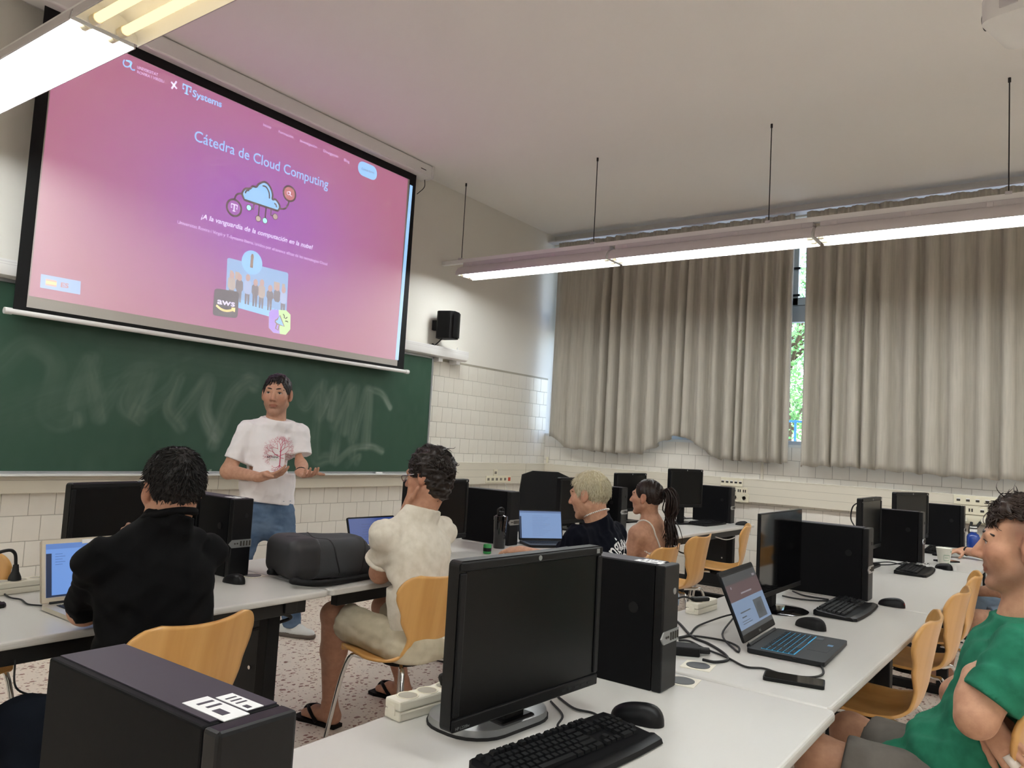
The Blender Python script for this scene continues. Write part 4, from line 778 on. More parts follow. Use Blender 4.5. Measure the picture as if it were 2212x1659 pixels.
mouse('black mouse beside the curved foreground keyboard', 1.752, .838, D2R(6), s=1.15); mouse('ergonomic black mouse right of the gaming laptop', 3.17, .80, D2R(-20), 'black_matte', 1.1); mouse('black mouse glowing red beside the second keyboard', 3.96, .645, D2R(-5), glow=True); mouse('black mouse in front of the paper cup', 5.66, .625, D2R(-30)); mouse('black mouse at the right end of the far row', 7.14, 2.44, D2R(25)); mouse('black mouse between tower and the man in the black shirt', 2.005, 2.83, D2R(5)); mouse('black mouse under the hand of the man in denim shorts', 6.45, .73, D2R(5))

# laptops
mat('blue_plastic_sticker', '4E7FA8', .4)
def laptop(label, x, y, rz, w, d, body, lid, scr, angle=20, rim=.012, chin=.02, keym='key_black', glow=None, hinge=.0, lidh=None):
    """y = rear hinge line; opens towards -y"""
    o = thing('laptop', label, 'laptop', (x, y, T), rz, None); lidh = lidh or d*.93
    MB().prism(rrect(w, d, .012, 4, 0, -d/2), .003, .017).build('base', body, o, smooth=30); MB().box(-w/2+.02, w/2-.02, -d+.015, -.015, 0, .003).build('foot_strip', 'rubber', o)
    dk = MB().box(-w/2+.03, w/2-.03, -d*.60, -d*.16, .0168, .0174).build('key_well', body if glow is None else glow, o); kk = MB()
    nc, nr = 15, 6; kw, kh = (w-.064)/nc, d*.43/nr
    for r in range(nr):
        for c in range(nc):
            if r == nr-1 and 4 <= c <= 8:
                if c == 4: kk.box(-w/2+.033+c*kw, -w/2+.032+(c+5)*kw-.002, -d*.17-(r+1)*kh+.002, -d*.17-r*kh, .0174, .0195)
                continue
            kk.box(-w/2+.033+c*kw, -w/2+.032+(c+1)*kw-.0035, -d*.17-(r+1)*kh+.0035, -d*.17-r*kh, .0174, .0195)
    kk.build('keys', keym, o); MB().box(-.055, .055, -d+.02, -d*.66, .0168, .0174).build('trackpad', body, o); MB().cyl((-w*.42, .001, .017), (w*.42, .001, .017), .007, n=10).build('hinge', 'dark_grey', o)
    M = Matrix.Translation((0, .002, .018)) @ Matrix.Rotation(D2R(-angle), 4, 'X')
    ld = MB().prism(rrect(w, lidh, .01, 4, 0, lidh/2+hinge), -.0, .007, M @ Matrix.Translation((0, .007, 0)) @ RX90).build('lid', lid, o, smooth=30)
    MB().box(-w/2+.004, w/2-.004, -.0012, .0, .004+hinge, lidh-.003, M=M).build('bezel', rim[1] if isinstance(rim, tuple) else 'black_plastic', o)
    rm = rim[0] if isinstance(rim, tuple) else rim; sb = MB().box(-w/2+rm, w/2-rm, -.0022, -.0012, chin, lidh-rm, M=M).build('display', scr, o)
    return o, M, (w, rm, chin, lidh)
def onscreen(o, M, box, rects):
    w, rm, chin, lh = box
    for nm, m, u0, u1, v0, v1 in rects:
        X = lambda u: -w/2+rm+(w-2*rm)*u; Z = lambda q: chin+(lh-rm-chin)*q
        MB().box(X(u0), X(u1), -.0027, -.0022, Z(v0), Z(v1), M=M).build(nm, m, o)
for nm, c, s in (('scr_blue', (.14, .27, .60), 1), ('scr_bar', (.10, .19, .45), 1), ('scr_dark', (.02, .03, .06), 1), ('scr_line', (.05, .10, .26), 1), ('scr_navy', (.035, .06, .20), 1), ('scr_navyl', (.015, .03, .10), 1), ('scr_pale', (.17, .26, .45), 1), ('scr_palel', (.10, .15, .28), 1), ('msi_white', (.14, .20, .30), 1), ('msi_red', (.075, .045, .05), 1), ('msi_grey', (.035, .04, .045), 1), ('msi_txt', (.20, .18, .20), 1), ('msi_bld', (.05, .06, .07), 1), ('key_glow', (.02, .30, .55), 1)): mat(nm, '0A0A0A', .3, emit=c, es=s*.5)
mat('mac_alu', 'C9C0AF', .35, .5); mat('mac_rim', 'D9CFBB', .4)
o, M, bx = laptop('open silver laptop with a light screen in front of the man in black', 1.405, 2.80, D2R(-1), .33, .232, 'mac_alu', 'mac_alu', 'scr_blue', 13, (.016, 'mac_rim'), .02)
onscreen(o, M, bx, [('tool_bar', 'scr_bar', 0, 1, .9, 1), ('side_bar', 'scr_dark', 0, .06, .0, .82), ('task_bar', 'scr_dark', 0, 1, 0, .035)]+[('text_line', 'scr_line', .32+.05*(k % 3), .52+.1*((k*7) % 4)/4, .1+k*.05, .108+k*.05) for k in range(15)]+[('text_line', 'scr_line', .10, .18+.03*(k % 2), .6+k*.05, .608+k*.05) for k in range(5)])
MB().box(-.03, .03, -.003, -.0012, .195, .209, M=M).build('webcam_cover', 'paper', o)
o, M, bx = laptop('open dark laptop with a navy screen beside the backpack', 2.93, 2.93, D2R(-4), .325, .225, 'black_matte', 'black_matte', 'scr_navy', 18, .008, .012); onscreen(o, M, bx, [('text_line', 'scr_navyl', .25+.02*(k % 3), .55+.08*(k % 4), .12+k*.07, .13+k*.07) for k in range(11)])
o, M, bx = laptop('open dark laptop with a pale blue screen in front of the blond man', 4.30, 2.80, D2R(-36), .31, .215, 'dark_grey', 'dark_grey', 'scr_pale', 14, .008, .014); onscreen(o, M, bx, [('side_bar', 'scr_dark', 0, .04, 0, .8), ('tool_bar', 'scr_palel', 0, 1, .93, 1)]+[('text_line', 'scr_palel', .3, .55+.06*(k % 4), .1+k*.06, .107+k*.06) for k in range(13)])
o, M, bx = laptop('black gaming laptop with colour-lit keys on the near row', 2.79, .865, D2R(2), .385, .245, 'dark_grey', 'black_matte', 'msi_grey', 24, .008, .035, glow='key_glow', hinge=.012, lidh=.24)
onscreen(o, M, bx, [('tab_bar', 'msi_grey', 0, 1, .84, 1), ('page_header', 'msi_red', 0, 1, .55, .84), ('page_body', 'msi_white', 0, 1, .08, .55), ('task_bar', 'msi_grey', 0, 1, 0, .08)])
w, rm, chn, lh = bx
for nm, m, u0, u1, v0, v1 in (('page_button', 'msi_txt', .86, .93, .86, .9), ('page_logo', 'msi_txt', .12, .15, .76, .80), ('page_title', 'msi_txt', .35, .68, .63, .655), ('page_text', 'msi_bld', .15, .45, .33, .35), ('page_text', 'msi_bld', .15, .28, .25, .27), ('page_text', 'msi_bld', .12, .35, .19, .20), ('page_text', 'msi_bld', .12, .4, .15, .16), ('page_picture', 'msi_bld', .60, .88, .12, .46), ('page_picture', 'msi_grey', .66, .80, .2, .4)):
    X = lambda u: -w/2+rm+(w-2*rm)*u; Z = lambda q: chn+(lh-rm-chn)*q; MB().box(X(u0), X(u1), -.0031, -.0027, Z(v0), Z(v1), M=M).build(nm, m, o)
MB().box(.115, .155, -.175, -.15, .0168, .0176).build('sticker', 'gunmetal', o); MB().box(.045, .07, -.222, -.205, .0168, .0176).build('sticker', 'blue_plastic_sticker', o); text_items.append((o, 'msi', -.014, .02, .012, 'silver_plastic', M))
for it in text_items:
    me, co = text_mesh(it[1]); k = it[4]/.7; c2 = np.zeros_like(co); c2[:, 0] = it[2]+co[:, 0]*k; c2[:, 2] = it[3]+co[:, 1]*k; c2[:, 1] = -.0088 if len(it) < 7 else -.0026
    if len(it) > 6: c2 = np.array([(it[6] @ Vector(q))[:] for q in c2])
    me.vertices.foreach_set('co', c2.astype(np.float32).ravel()); me.update(); me.materials.clear(); me.materials.append(MATS[it[5]]); link('lettering', me, it[0])

# small table things
def strip(label, x, y, rz, n, L=None, plug=False):
    L = L or .06*n+.03; o = thing('power_strip', label, 'power strip', (x, y, T), rz, 'ivory power strips'); MB().box(0, L, -.028, .028, 0, .022, bev=.004).build('body_base', 'ivory', o); MB().box(0, L, -.028, .028, .0225, .046, bev=.005).build('body_top', 'ivory', o)
    for k in range(n): MB().lathe([(.0265, .0462), (.026, .0475), (.0235, .047), (.023, .0462)], 22, Matrix.Translation((.045+k*.06, 0, 0))).build('socket_well', 'gunmetal' if False else 'socket_ivory', o); MB().lathe([(.0228, .0464), (.0228, .0467)], 20, Matrix.Translation((.045+k*.06, 0, 0))).build('socket_floor', 'pvc_line', o)
    MB().prism([(-.012, .0), (.012, 0), (.012, .016), (.008, .023), (-.008, .023), (-.012, .016)], 0, .003, Matrix.Translation((.0005, 0, .012)) @ Matrix.Rotation(D2R(90), 4, 'Z') @ Matrix.Rotation(D2R(90), 4, 'X') @ Matrix.Rotation(D2R(180), 4, 'Y')).build('switch_tab', 'ivory', o)
    return o
strip('ivory power strip with three sockets behind the foreground monitor', 1.345, 1.262, D2R(-7), 3, .24); strip('ivory two-way power strip on the laptop table behind the adapter', 3.02, 1.225, D2R(-3), 2, .19); strip('ivory power strip behind the silver laptop', 1.20, 3.13, D2R(4), 3, .26); strip('ivory socket box beside the blond man laptop', 4.74, 3.13, D2R(-4), 2, .16); strip('ivory socket block behind the navy laptop', 2.80, 3.20, D2R(0), 2, .15)
def cable(label, pts, r=.004, m='rubber'): return tag(MB().tube(catmull(pts, 7), r, 8).build('cable', m, smooth=True), label, 'cable')
def tz(px, py, z=.005): p = onz(px, py, T+z); return (p[0], p[1], T+z)
p = (1.02+.2, 3.13, T+.046)
o = thing('power_plug', 'black angled power plug in the strip behind the silver laptop', 'plug', (1.285, 3.13, T+.048)); MB().lathe([(.022, 0), (.02, .012), (.012, .03), (.009, .055)], 14).build('plug_body', 'rubber', o, smooth=40); MB().tube(catmull([(0, 0, .05), (-.01, 0, .10), (-.06, -.02, .11), (-.2, -.04, .07), (-.34, -.05, .04)], 6), .006, 8).build('plug_cord', 'rubber', o, smooth=True)
o = thing('power_plug', 'black flat plug lying in the ivory two-way power strip', 'plug', (3.08, 1.215, T+.048), D2R(150)); MB().box(-.04, .04, -.016, .016, 0, .016, bev=.006).build('plug_body', 'rubber', o, smooth=40); MB().tube(catmull([(.04, 0, .009), (.10, .01, .02), (.2, .02, -.01)], 5), .004, 8).build('plug_cord', 'rubber', o, smooth=True)
o = thing('power_adapter', 'black laptop power adapter beside the near tower', 'adapter', (2.415, 1.03, T), D2R(-62)); MB().box(-.075, .075, -.037, .037, 0, .028, bev=.004).build('brick', 'black_matte', o); MB().box(.075, .11, -.012, .012, .006, .024, bev=.004).build('inlet_plug', 'rubber', o)
cable('black cord looping from the adapter across the laptop table', [tz(1518, 1425, .012), tz(1545, 1430), tz(1572, 1425), tz(1562, 1410), tz(1530, 1390), tz(1495, 1375), tz(1466, 1345), tz(1440, 1330)], .0045)
cable('black charging cord running to the gaming laptop past the phone', [tz(1466, 1383), tz(1490, 1385), tz(1520, 1400), tz(1570, 1420), tz(1610, 1440), tz(1650, 1444), tz(1690, 1456), tz(1750, 1463), tz(1778, 1455), tz(1770, 1436), tz(1740, 1426), tz(1715, 1423, .012), tz(1700, 1412, .012)], .0035)
cable('black cord arched between the tower and the gaming laptop', [tz(1466, 1377), tz(1490, 1370), tz(1512, 1350), (3.02, 1.05, T+.03), tz(1560, 1370), tz(1590, 1405), tz(1597, 1405), tz(1592, 1395), tz(1560, 1383), tz(1500, 1374), tz(1466, 1378)], .0035)
o = thing('plug_adapter', 'black cable dongle at the side of the gaming laptop', 'adapter', tz(1683, 1408, 0), D2R(-70)); MB().box(-.03, .03, -.011, .011, .0, .018, bev=.004).build('body', 'black_plastic', o); MB().cyl((-.03, 0, .009), (-.10, .02, .009), .005).build('cord', 'rubber', o)
o = thing('smartphone', 'black smartphone lying on the near row table', 'phone', (2.385, .645, T), D2R(-78)); MB().prism(rrect(.168, .082, .010, 4), 0, .010).build('case', 'black_matte', o, smooth=30); MB().prism(rrect(.160, .074, .008, 4), .010, .0106).build('glass_front', 'glossy_black', o)
o = thing('smartphone', 'dark phone lying behind the paper cup', 'phone', (6.12, .66, T), D2R(-40)); MB().prism(rrect(.16, .076, .010, 4), 0, .009).build('case', 'black_matte', o); MB().prism(rrect(.153, .07, .008, 4), .009, .0096).build('glass_front', 'glossy_black', o)
o = thing('notebook', 'slim blue notebook under the curly-haired man arm', 'notebook', (2.87, 2.60, T), D2R(-8)); MB().box(-.1, .1, -.06, .06, 0, .012, bev=.002).build('cover', mat('blue_cover', '1F4E8C', .4), o); MB().box(-.098, .101, -.058, .061, .002, .010).build('pages', 'paper', o)
pc = onz(2041, 1222, T); o = thing('paper_cup', 'white paper cup with a faint green print', 'cup', (5.93, .655, T)); MB().lathe([(.026, 0), (.037, .083), (.039, .085), (.037, .087), (.034, .083), (.025, .006)], 24).build('cup_wall', mat('cup_paper', 'F1EFE2', .6), o, smooth=40); o.scale = (1.28,)*3
g = mat('cup_green', 'A9BFA0', .6)
def cupband(a0, a1, z0, z1): MB().grid(8, 2, lambda u, w: (lambda a, z: ((.0264+.0133*z/.1)*1.006*math.cos(a), (.0264+.0133*z/.1)*1.006*math.sin(a), z))(D2R(a0+(a1-a0)*u), z0+(z1-z0)*w)).build('print', g, o)
for a in ((185, 235, .05, .053), (185, 235, .022, .025), (183, 186, .025, .05), (234, 237, .025, .05), (195, 225, .036, .039), (240, 262, .066, .074), (225, 240, .008, .014)): cupband(*a)
o = thing('water_bottle', 'blue water bottle with white cap at the right wall', 'bottle', (7.06, .58, T)); o.scale = (1.25, 1.25, 1); MB().lathe([(.034, 0), (.037, .006), (.037, .115), (.030, .135), (.018, .145), (.018, .155)], 24).build('bottle_body', mat('blue_plastic', '1C3F92', .2, coat=.4), o, smooth=40); MB().lathe([(.020, .155), (.021, .165), (.020, .195), (.016, .198)], 20).build('cap', 'white_enamel', o, smooth=40); MB().lathe([(.0212, .178), (.0212, .186)], 20).build('cap_ring', 'black_plastic', o); MB().lathe([(.017, .198), (.017, .203)], 16).build('cap_top', 'black_plastic', o)
o = thing('shaker_bottle', 'dark transparent shaker bottle before the middle tower', 'bottle', (3.86, 2.82, T)); MB().lathe([(.034, 0), (.036, .004), (.041, .17), (.043, .172), (.043, .195), (.03, .205)], 28).build('bottle_body', mat('smoke_plastic', '0B0C0D', .12, coat=.5), o, smooth=40); MB().tube(catmull([(-.026, 0, .2), (-.026, 0, .235), (0, 0, .245), (.026, 0, .235), (.026, 0, .2)], 5), .006, 8).build('carry_loop', 'black_plastic', o, smooth=True); MB().lathe([(.024, .2), (.022, .222), (.012, .226)], 20).build('lid', 'black_plastic', o, smooth=40)
for k in range(5): MB().box(-.004, .004, -.042-.0005*k, -.0385, .06+k*.02, .066+k*.02).build('scale_mark', 'gunmetal', o)
for lb, pts in (('black monitor cables trailing on the second table', [tz(1690, 1287), tz(1720, 1293), tz(1760, 1297), tz(1800, 1298)]), ('black cable beside the thin monitor foot', [tz(1712, 1277), tz(1740, 1287), tz(1790, 1295)]), ('dark cables trailing beside the paper cup tower', [tz(1885, 1216), tz(1920, 1214), tz(1945, 1219), tz(1965, 1222)]), ('dark cable crossing behind the keyboard by the cup', [tz(1885, 1221), tz(1930, 1219), tz(1960, 1213)])): cable(lb, pts, .0035)
cable('grey keyboard cable curving out from under the foreground monitor', [tz(1205, 1505), tz(1240, 1530), tz(1280, 1540), tz(1300, 1552)], .003); cable('thin cable at the foot of the foreground monitor', [tz(1190, 1515), tz(1215, 1545), tz(1205, 1570), tz(1240, 1590)], .0028)
cable('black cord rising from the ivory strip behind the foreground monitor', [(1.50, 1.245, T+.05), (1.49, 1.24, T+.075), (1.53, 1.20, T+.07), (1.50, 1.13, T+.03), (1.47, 1.10, T+.01)], .005)
cable('white laptop charger lead with a bead left of the silver laptop', [tz(0, 1275), tz(20, 1290), tz(45, 1295), tz(60, 1305), tz(90, 1308)], .003)
for i, pts in enumerate(([(6.62, 2.80, T+.18), (6.60, 2.86, T+.06), (6.75, 2.9, T+.01), (7.0, 2.95, T+.01)], [(6.70, 2.78, T+.2), (6.72, 2.9, T+.1), (6.85, 2.93, T+.03), (7.1, 2.9, T+.02)], [(6.55, 2.82, T+.16), (6.5, 2.9, T+.03), (6.7, 2.88, T+.005), (6.95, 2.80, T+.005)], [(6.75, 2.78, T+.17), (6.9, 2.92, T+.14), (7.0, 2.98, T+.06), (7.15, 3.0, T+.01)])): cable(('black cable hanging behind the far row monitor', 'thicker black cable drooping from the far row monitor', 'black cable coiled at the foot of the far row monitor', 'black cable reaching from the far row monitor to the tower')[i], pts, .004+.001*(i == 1))
cable('black cable drooping under the last far row table', [(5.75, 2.52, .64), (5.9, 2.5, .57), (6.1, 2.5, .56), (6.35, 2.52, .64)], .006); cable('white cable hanging from the edge of the last far row table', [(6.5, 2.45, .66), (6.75, 2.44, .62), (7.0, 2.44, .63), (7.2, 2.46, .68)], .004, 'cable_white'); cable('thin cable hanging under the silver laptop table', [(1.05, 2.5, .66), (1.06, 2.5, .58), (1.12, 2.5, .54), (1.2, 2.5, .50)], .003)
cable('black cable loop at the back of the thin far monitor', [onx(1848, 1140, 5.1), onx(1838, 1120, 5.15), onx(1842, 1095, 5.15), onx(1855, 1085, 5.1)], .004); cable('black cable sagging under the backpack table seam', [(2.05, 2.55, .64), (2.12, 2.6, .60), (2.0, 2.7, .55), (1.9, 2.75, .5)], .007)
k_ = onz(2012, 1219, T); o = thing('key_bunch', 'small bunch of keys beside the paper cup', 'keys', (k_[0]-.05, k_[1]+.02, T)); MB().tube([(.015*math.cos(a), .015*math.sin(a), .002) for a in (2*math.pi*j/14 for j in range(14))], .0015, 6, closed=True).build('ring', 'steel', o); [MB().box(.012, .06, -.004+.004*j, .004+.004*j, .001+.002*j, .003+.002*j, M=Matrix.Rotation(j*.8, 4, 'Z')).build('key', 'steel', o) for j in range(3)]
o = thing('can', 'small green can edge beside the blond man hand', 'can', (*onz(1052, 1196, T)[:2], T)); MB().lathe([(.02, 0), (.024, .004), (.024, .05), (.02, .055)], 18).build('can_body', mat('can_green', '2E8B45', .3), o, smooth=40); MB().lathe([(.0243, .015), (.0243, .035)], 18).build('can_label', 'black_plastic', o)

# backpack lying on its front
def backpack():
    o = thing('backpack', 'dark grey backpack lying on the far row table', 'backpack', (2.46, 2.72, T), D2R(-14)); h = .008
    f = SDF((-.33, -.24, -.02), (.36, .24, .22), h)
    f.rbox((-.09, .0, .095), (.19, .145, .085), .05).rbox((.10, -.01, .070), (.15, .128, .060), .05, .05, 'add', Matrix.Rotation(D2R(8), 3, 'Y')).rbox((.26, -.01, .045), (.06, .095, .034), .03, .03)
    f.plane((0, 0, .004), (0, 0, -1), .004)
    f.warp(lambda x, y, z: .010*np.sin(19*x+8*y)*np.sin(17*y+5)*(z > .03)+.007*np.sin(45*x+20*z+9*y)*(x > .05)); me, V = f.mesh('body', 'bag_cloth'); me0, V0 = me, V
    link('body', me, o)
    e = SDF((-.33, -.2, -.02), (-.15, .2, .22), h); e.rbox((-.205, 0, .098), (.085, .150, .090), .055); e.plane((-.15, 0, 0), (1, 0, 0)); e.plane((0, 0, .006), (0, 0, -1)); me, V = e.mesh('top_pocket', 'bag_smooth'); link('top_pocket', me, o)
    def loop(x, g): return [(x, (.137+g)*math.cos(a) if abs(math.cos(a)) < .9 else (.137+g)*math.copysign(.95, math.cos(a)), .075+(.066+g)*math.sin(a)) for a in (math.pi*(-.12+1.24*k/20) for k in range(21))]
    from mathutils.bvhtree import BVHTree as BT
    bv = BT.FromPolygons([tuple(q) for q in V0], [tuple(q.vertices) for q in me0.polygons])
    def hug(xf, off):
        out = []
        for k in range(33):
            a = math.pi*(-.05+1.1*k/32); c = Vector((xf(a), 0, .05)); h_ = bv.ray_cast(c+Vector((0, math.cos(a)*.5, math.sin(a)*.5)), Vector((0, -math.cos(a), -math.sin(a)))); 
            if h_[0] is not None: out.append(h_[0]+h_[1]*off)
        return out
    MB().tube(hug(lambda a: .165+.03*math.sin(a), .001), .0045, 6).build('piping', 'ivory', o, smooth=True)
    MB().tube(hug(lambda a: -.06-.05*math.sin(a), .0), .0035, 6).build('zip', 'rubber', o, smooth=True); MB().tube(hug(lambda a: .05+.02*math.sin(a), .0), .0025, 6).build('seam', 'rubber', o, smooth=True)
    for s in (-1, 1): MB().tube(catmull([(-.25, s*.10-.05, .02), (-.3, s*.12-.09, .03), (-.2, s*.14-.1, .018), (0, s*.12-.06, .014), (.2, s*.10, .012)], 6), .014, 8).build('shoulder_strap', 'black_matte', o, smooth=True)
    MB().lathe([(.018, 0), (.018, .003)], 16, Matrix.Translation((-.16, .03, .178))).build('emblem', 'gunmetal', o)
mat('bag_cloth', '3D3E40', .85, bump=(400, .2)); mat('bag_smooth', '2B2A2C', .6); backpack()
# ================================================================== PEOPLE
from mathutils.bvhtree import BVHTree
def at(px, py, d): return _P+ray(px, py)*d
V3 = lambda *a: np.array(a, float)
def unit(v): v = np.array(v, float); return v/np.linalg.norm(v)
def frame(fwd, up=(0, 0, 1)):
    f = unit(fwd); r = unit(np.cross(f, up)); u = np.cross(r, f); return np.stack([r, f, u], 1)      # columns right, forward, up
def wrinkle(seed, amp, freq, stretch=(1, 1, 1), n=7):
    rs = np.random.RandomState(seed); K = rs.randn(n, 3)*np.array(stretch)*freq*(3.2 if freq < 60 else 1); ph = rs.rand(n)*6.28
    def fn(x, y, z):
        s = np.zeros_like(x)
        for i in range(n):
            q = K[i, 0]*x+K[i, 1]*y+K[i, 2]*z+ph[i]; q = q+.8*np.sin(q*.5+i); s += 1-np.abs(np.sin(q*.5))*2
        return -amp*s/n*2.2
    return fn
class Person:
    def __init__(s, label, base, skin, h=.006):
        s.o = thing('person', label, 'person', (base[0], base[1], base[2])); s.base = np.array(base, float); s.h = h; s.skin = np.array(lin(skin))[:3]; s.ops = []
    def put(s, name, me, m=None):
        if m: me.materials.clear(); me.materials.append(MATS[m] if isinstance(m, str) else m)
        o = link(name, me, s.o); o.location = -Vector(s.base); return o
    # ---- head: local x right, y forward, z up, origin between the ears
    def head(s, c, fwd, up=(0, 0, 1), sc=1.0, neck=None, nose=1.0, fem=False, nr=.055):
        s.hc = np.array(c, float); s.HM = frame(fwd, up); s.hs = sc; M = s.HM; k = sc
        w = lambda p: s.hc+M @ (np.array(p, float)*k); s.hw = w
        s.nax = unit(w((0, -.030, -.045))-np.array(neck, float)) if neck is not None else None; s.nb = None if neck is None else np.array(neck, float)
        E = lambda f, p, r, kk=.012, op='add': f.ell(w(p), np.array(r)*k, kk*k, op, M)
        def fn(f):
            E(f, (0, -.018, .030), (.074, .092, .086)); E(f, (0, .030, -.022), (.061, .060, .082), .02)
            for q in (-1, 1):
                f.cone(w((q*.050, -.005, -.050)), w((q*.016, .058, -.096)), .020*k, .016*k, .02); E(f, (q*.040, .052, -.018), (.024, .026, .024), .02)
            E(f, (0, .067, -.098), (.021 if not fem else .017, .018, .017), .015)
            f.cone(w((-.036, .073, .026)), w((.036, .073, .026)), .0125*k, .0125*k, .015)
            f.cone(w((0, .082, .016)), w((0, (.106 if nose else .1)+.004*(nose-1)*4, -.026)), .0075*k, .0115*k, .008); 
            for q in (-1, 1): E(f, (q*.012, .094, -.031), (.0085, .010, .0075), .006)
            for q in (-1, 1): E(f, (q*.031, .094, .009), (.0165, .014, .0105), .008, 'sub'); E(f, (q*.031, .071, .009), (.0140, .0140, .0130), .004)
            for q in (-1, 1): E(f, (q*.031, .089, .0068), (.0130, .011, .0054), .001, 'sub')
            E(f, (0, .078, -.056), (.024, .0115, .0065), .005); E(f, (0, .077, -.068), (.020, .0115, .0075), .005); E(f, (0, .098, -.0615), (.022, .010, .0022), .001, 'sub')
            for q in (-1, 1):
                E(f, (q*.077, -.012, .0), (.010, .021, .032), .004); E(f, (q*.086, -.006, .004), (.006, .011, .018), .003, 'sub'); E(f, (q*.074, -.002, -.026), (.007, .011, .011), .006)
            if neck is not None:
                n = np.array(neck, float); f.cone(w((0, -.030, -.045)), n, nr, nr*1.12, .03); f.cone(w((0, -.010, -.080)), n+M @ V3(0, .010, .0), nr*.55, nr*.7, .03)
        s.ops.append(fn)
    def limb(s, pts, rs, k=.025):
        def fn(f):
            for i in range(len(pts)-1): f.cone(pts[i], pts[i+1], rs[i], rs[i+1], k)
        s.ops.append(fn)
    def blob(s, c, r, M=None, k=.03): s.ops.append(lambda f: f.ell(c, r, k, 'add', M))
    def flat(s, a, b, ra, rb, ax, fac, k=.04): s.ops.append(lambda f: f.cone(a, b, ra, rb, k, 'add', (ax, fac)))
    def hand(s, wrist, d, back, side, curl=(.4, .4, .4, .4), bend=1.0, spread=.10, thumb=(.9, .35, .25), sc=1.0, mid=None):
        """d = direction of the fingers, back = direction the back of the hand faces, side +1: thumb on the d x back side"""
        d = unit(d); back = np.array(back, float); back = unit(back-d*(back@d)); x = np.cross(d, back)*side; wr = np.array(wrist, float); L = lambda a, b, c: wr+sc*(x*a+d*b+back*c)
        tips = []
        def fn(f):
            f.cone(L(0, -.02, 0), L(0, .03, 0), .026*sc, .03*sc, .02, 'add', (back, .72)); 
            for a in (-.026, -.009, .009, .026): f.cone(L(a*.55, .015, 0), L(a, .082, .002), .0135*sc, .0115*sc, .012)
            f.cone(L(.016, .02, -.008), L(.026, .05, -.010), .017*sc, .014*sc, .012)
            for i, (a, ln) in enumerate(((.0275, .92), (.0095, 1.02), (-.0095, .96), (-.0275, .76))):
                p = L(a, .083, .002); ang = 0; sp = a/.0275*spread; q = curl[i]
                for j, (l, r) in enumerate(((.044, .0092), (.027, .0083), (.021, .0075))):
                    ang += q*(.9, 1.15, .7)[j]*bend; v = d*math.cos(ang)*math.cos(sp)+x*math.sin(sp)*math.cos(ang)*.9-back*math.sin(ang); p2 = p+v*l*ln*sc; f.cone(p, p2, r*sc, (r-.0008)*sc, .003); p = p2
                tips.append(p)
            p = L(.030, .030, -.006); a, b2, c2 = thumb
            for j, (l, r) in enumerate(((.038, .0115), (.030, .0098), (.024, .0088))):
                v = unit(x*math.sin(a)+d*math.cos(a)-back*b2); p2 = p+v*l*sc; f.cone(p, p2, r*sc, (r-.001)*sc, .006); p = p2; a -= c2
        s.ops.append(fn); return tips
    def foot(s, ankle, d, sole=0.0):
        a = np.array(ankle, float); d = unit((d[0], d[1], 0)); h = a.copy(); h[2] = sole+.035; tip = h+d*.17; tip[2] = sole+.02; sd = np.cross(d, (0, 0, 1))
        def fn(f):
            f.cone(a, h-d*.03, .036, .034, .02); f.cone(h-d*.02, h+d*.08, .036, .034, .02); f.cone(h+d*.05, tip-d*.03, .034, .026, .02, 'add', ((0, 0, 1), .75))
            for i in range(5): b2 = tip+sd*(.03-.0145*i)-d*(.03+.009*abs(i-.5)); f.cone(b2-d*.02, b2+d*.028, .0105 if i else .013, .009 if i else .012, .004)
        s.ops.append(fn); return h, tip
    def bake(s, lo, hi, tint=None):
        f = SDF(lo, hi, s.h)
        for q in s.ops: q(f)
        me, V = f.mesh('body', None); C = np.tile(s.skin, (len(V), 1))
        if hasattr(s, 'hc'):
            L = (V-s.hc) @ s.HM/s.hs; x, y, z = L.T
            lips = (np.abs(x) < .024) & (y > .078) & (np.abs(z+.0615) < .0105-.006*np.abs(x)/.024); C[lips] *= np.array((.78, .52, .5))
            red = np.exp(-((np.abs(x)-.042)**2+(z+.02)**2)/.0006)*(y > .03)+.8*np.exp(-(x**2+(z+.025)**2)/.0003)*(y > .09)+.8*(np.abs(x) > .068)*(np.abs(z) < .04)*(np.abs(y) < .04); C *= 1-np.outer(np.clip(red, 0, 1), (.03, .16, .16))
            if tint is not None: C = tint(C, x, y, z)
        vcolor(me, C); s.body = s.put('body', me, 'skin'); return s
    def eyes(s, iris='3A2A1C', brow='1E1714', bw=.0042):
        for q in (-1, 1):
            n, m = 12, 10; v = []; col = []
            for i in range(m+1):
                for j in range(n):
                    t = math.pi*i/m; a = 2*math.pi*j/n; p = V3(math.sin(t)*math.cos(a), math.cos(t), math.sin(t)*math.sin(a)); v.append(s.hw(V3(q*.031, .0705, .0085)+p*.0130)); col.append(lin('0A0807' if t < .25 else iris if t < .52 else 'D9D2CB')[:3])
            me = MB().add(v, [(i*n+j, i*n+(j+1) % n, (i+1)*n+(j+1) % n, (i+1)*n+j) for i in range(m) for j in range(n)]).mesh('eye', 'eye_wet', True); vcolor(me, np.array(col)); s.put('eye', me)
            s.put('eyelash', MB().tube(catmull([s.hw(p) for p in ((q*.0185, .0800, .0080), (q*.026, .0850, .0128), (q*.034, .0848, .0130), (q*.0435, .0765, .0085))], 4), .0014*s.hs, 5).mesh('eyelash', hairmat(brow), True))
            pts = catmull([s.hw(p) for p in ((q*.011, .0835, .0285), (q*.026, .0845, .0325), (q*.040, .0775, .0315), (q*.051, .0625, .025))], 4)
            s.put('eyebrow', MB().tube(pts, [bw*s.hs*(.9-.5*abs(i/12-.35)) for i in range(13)], 6).mesh('eyebrow', hairmat(brow), True))
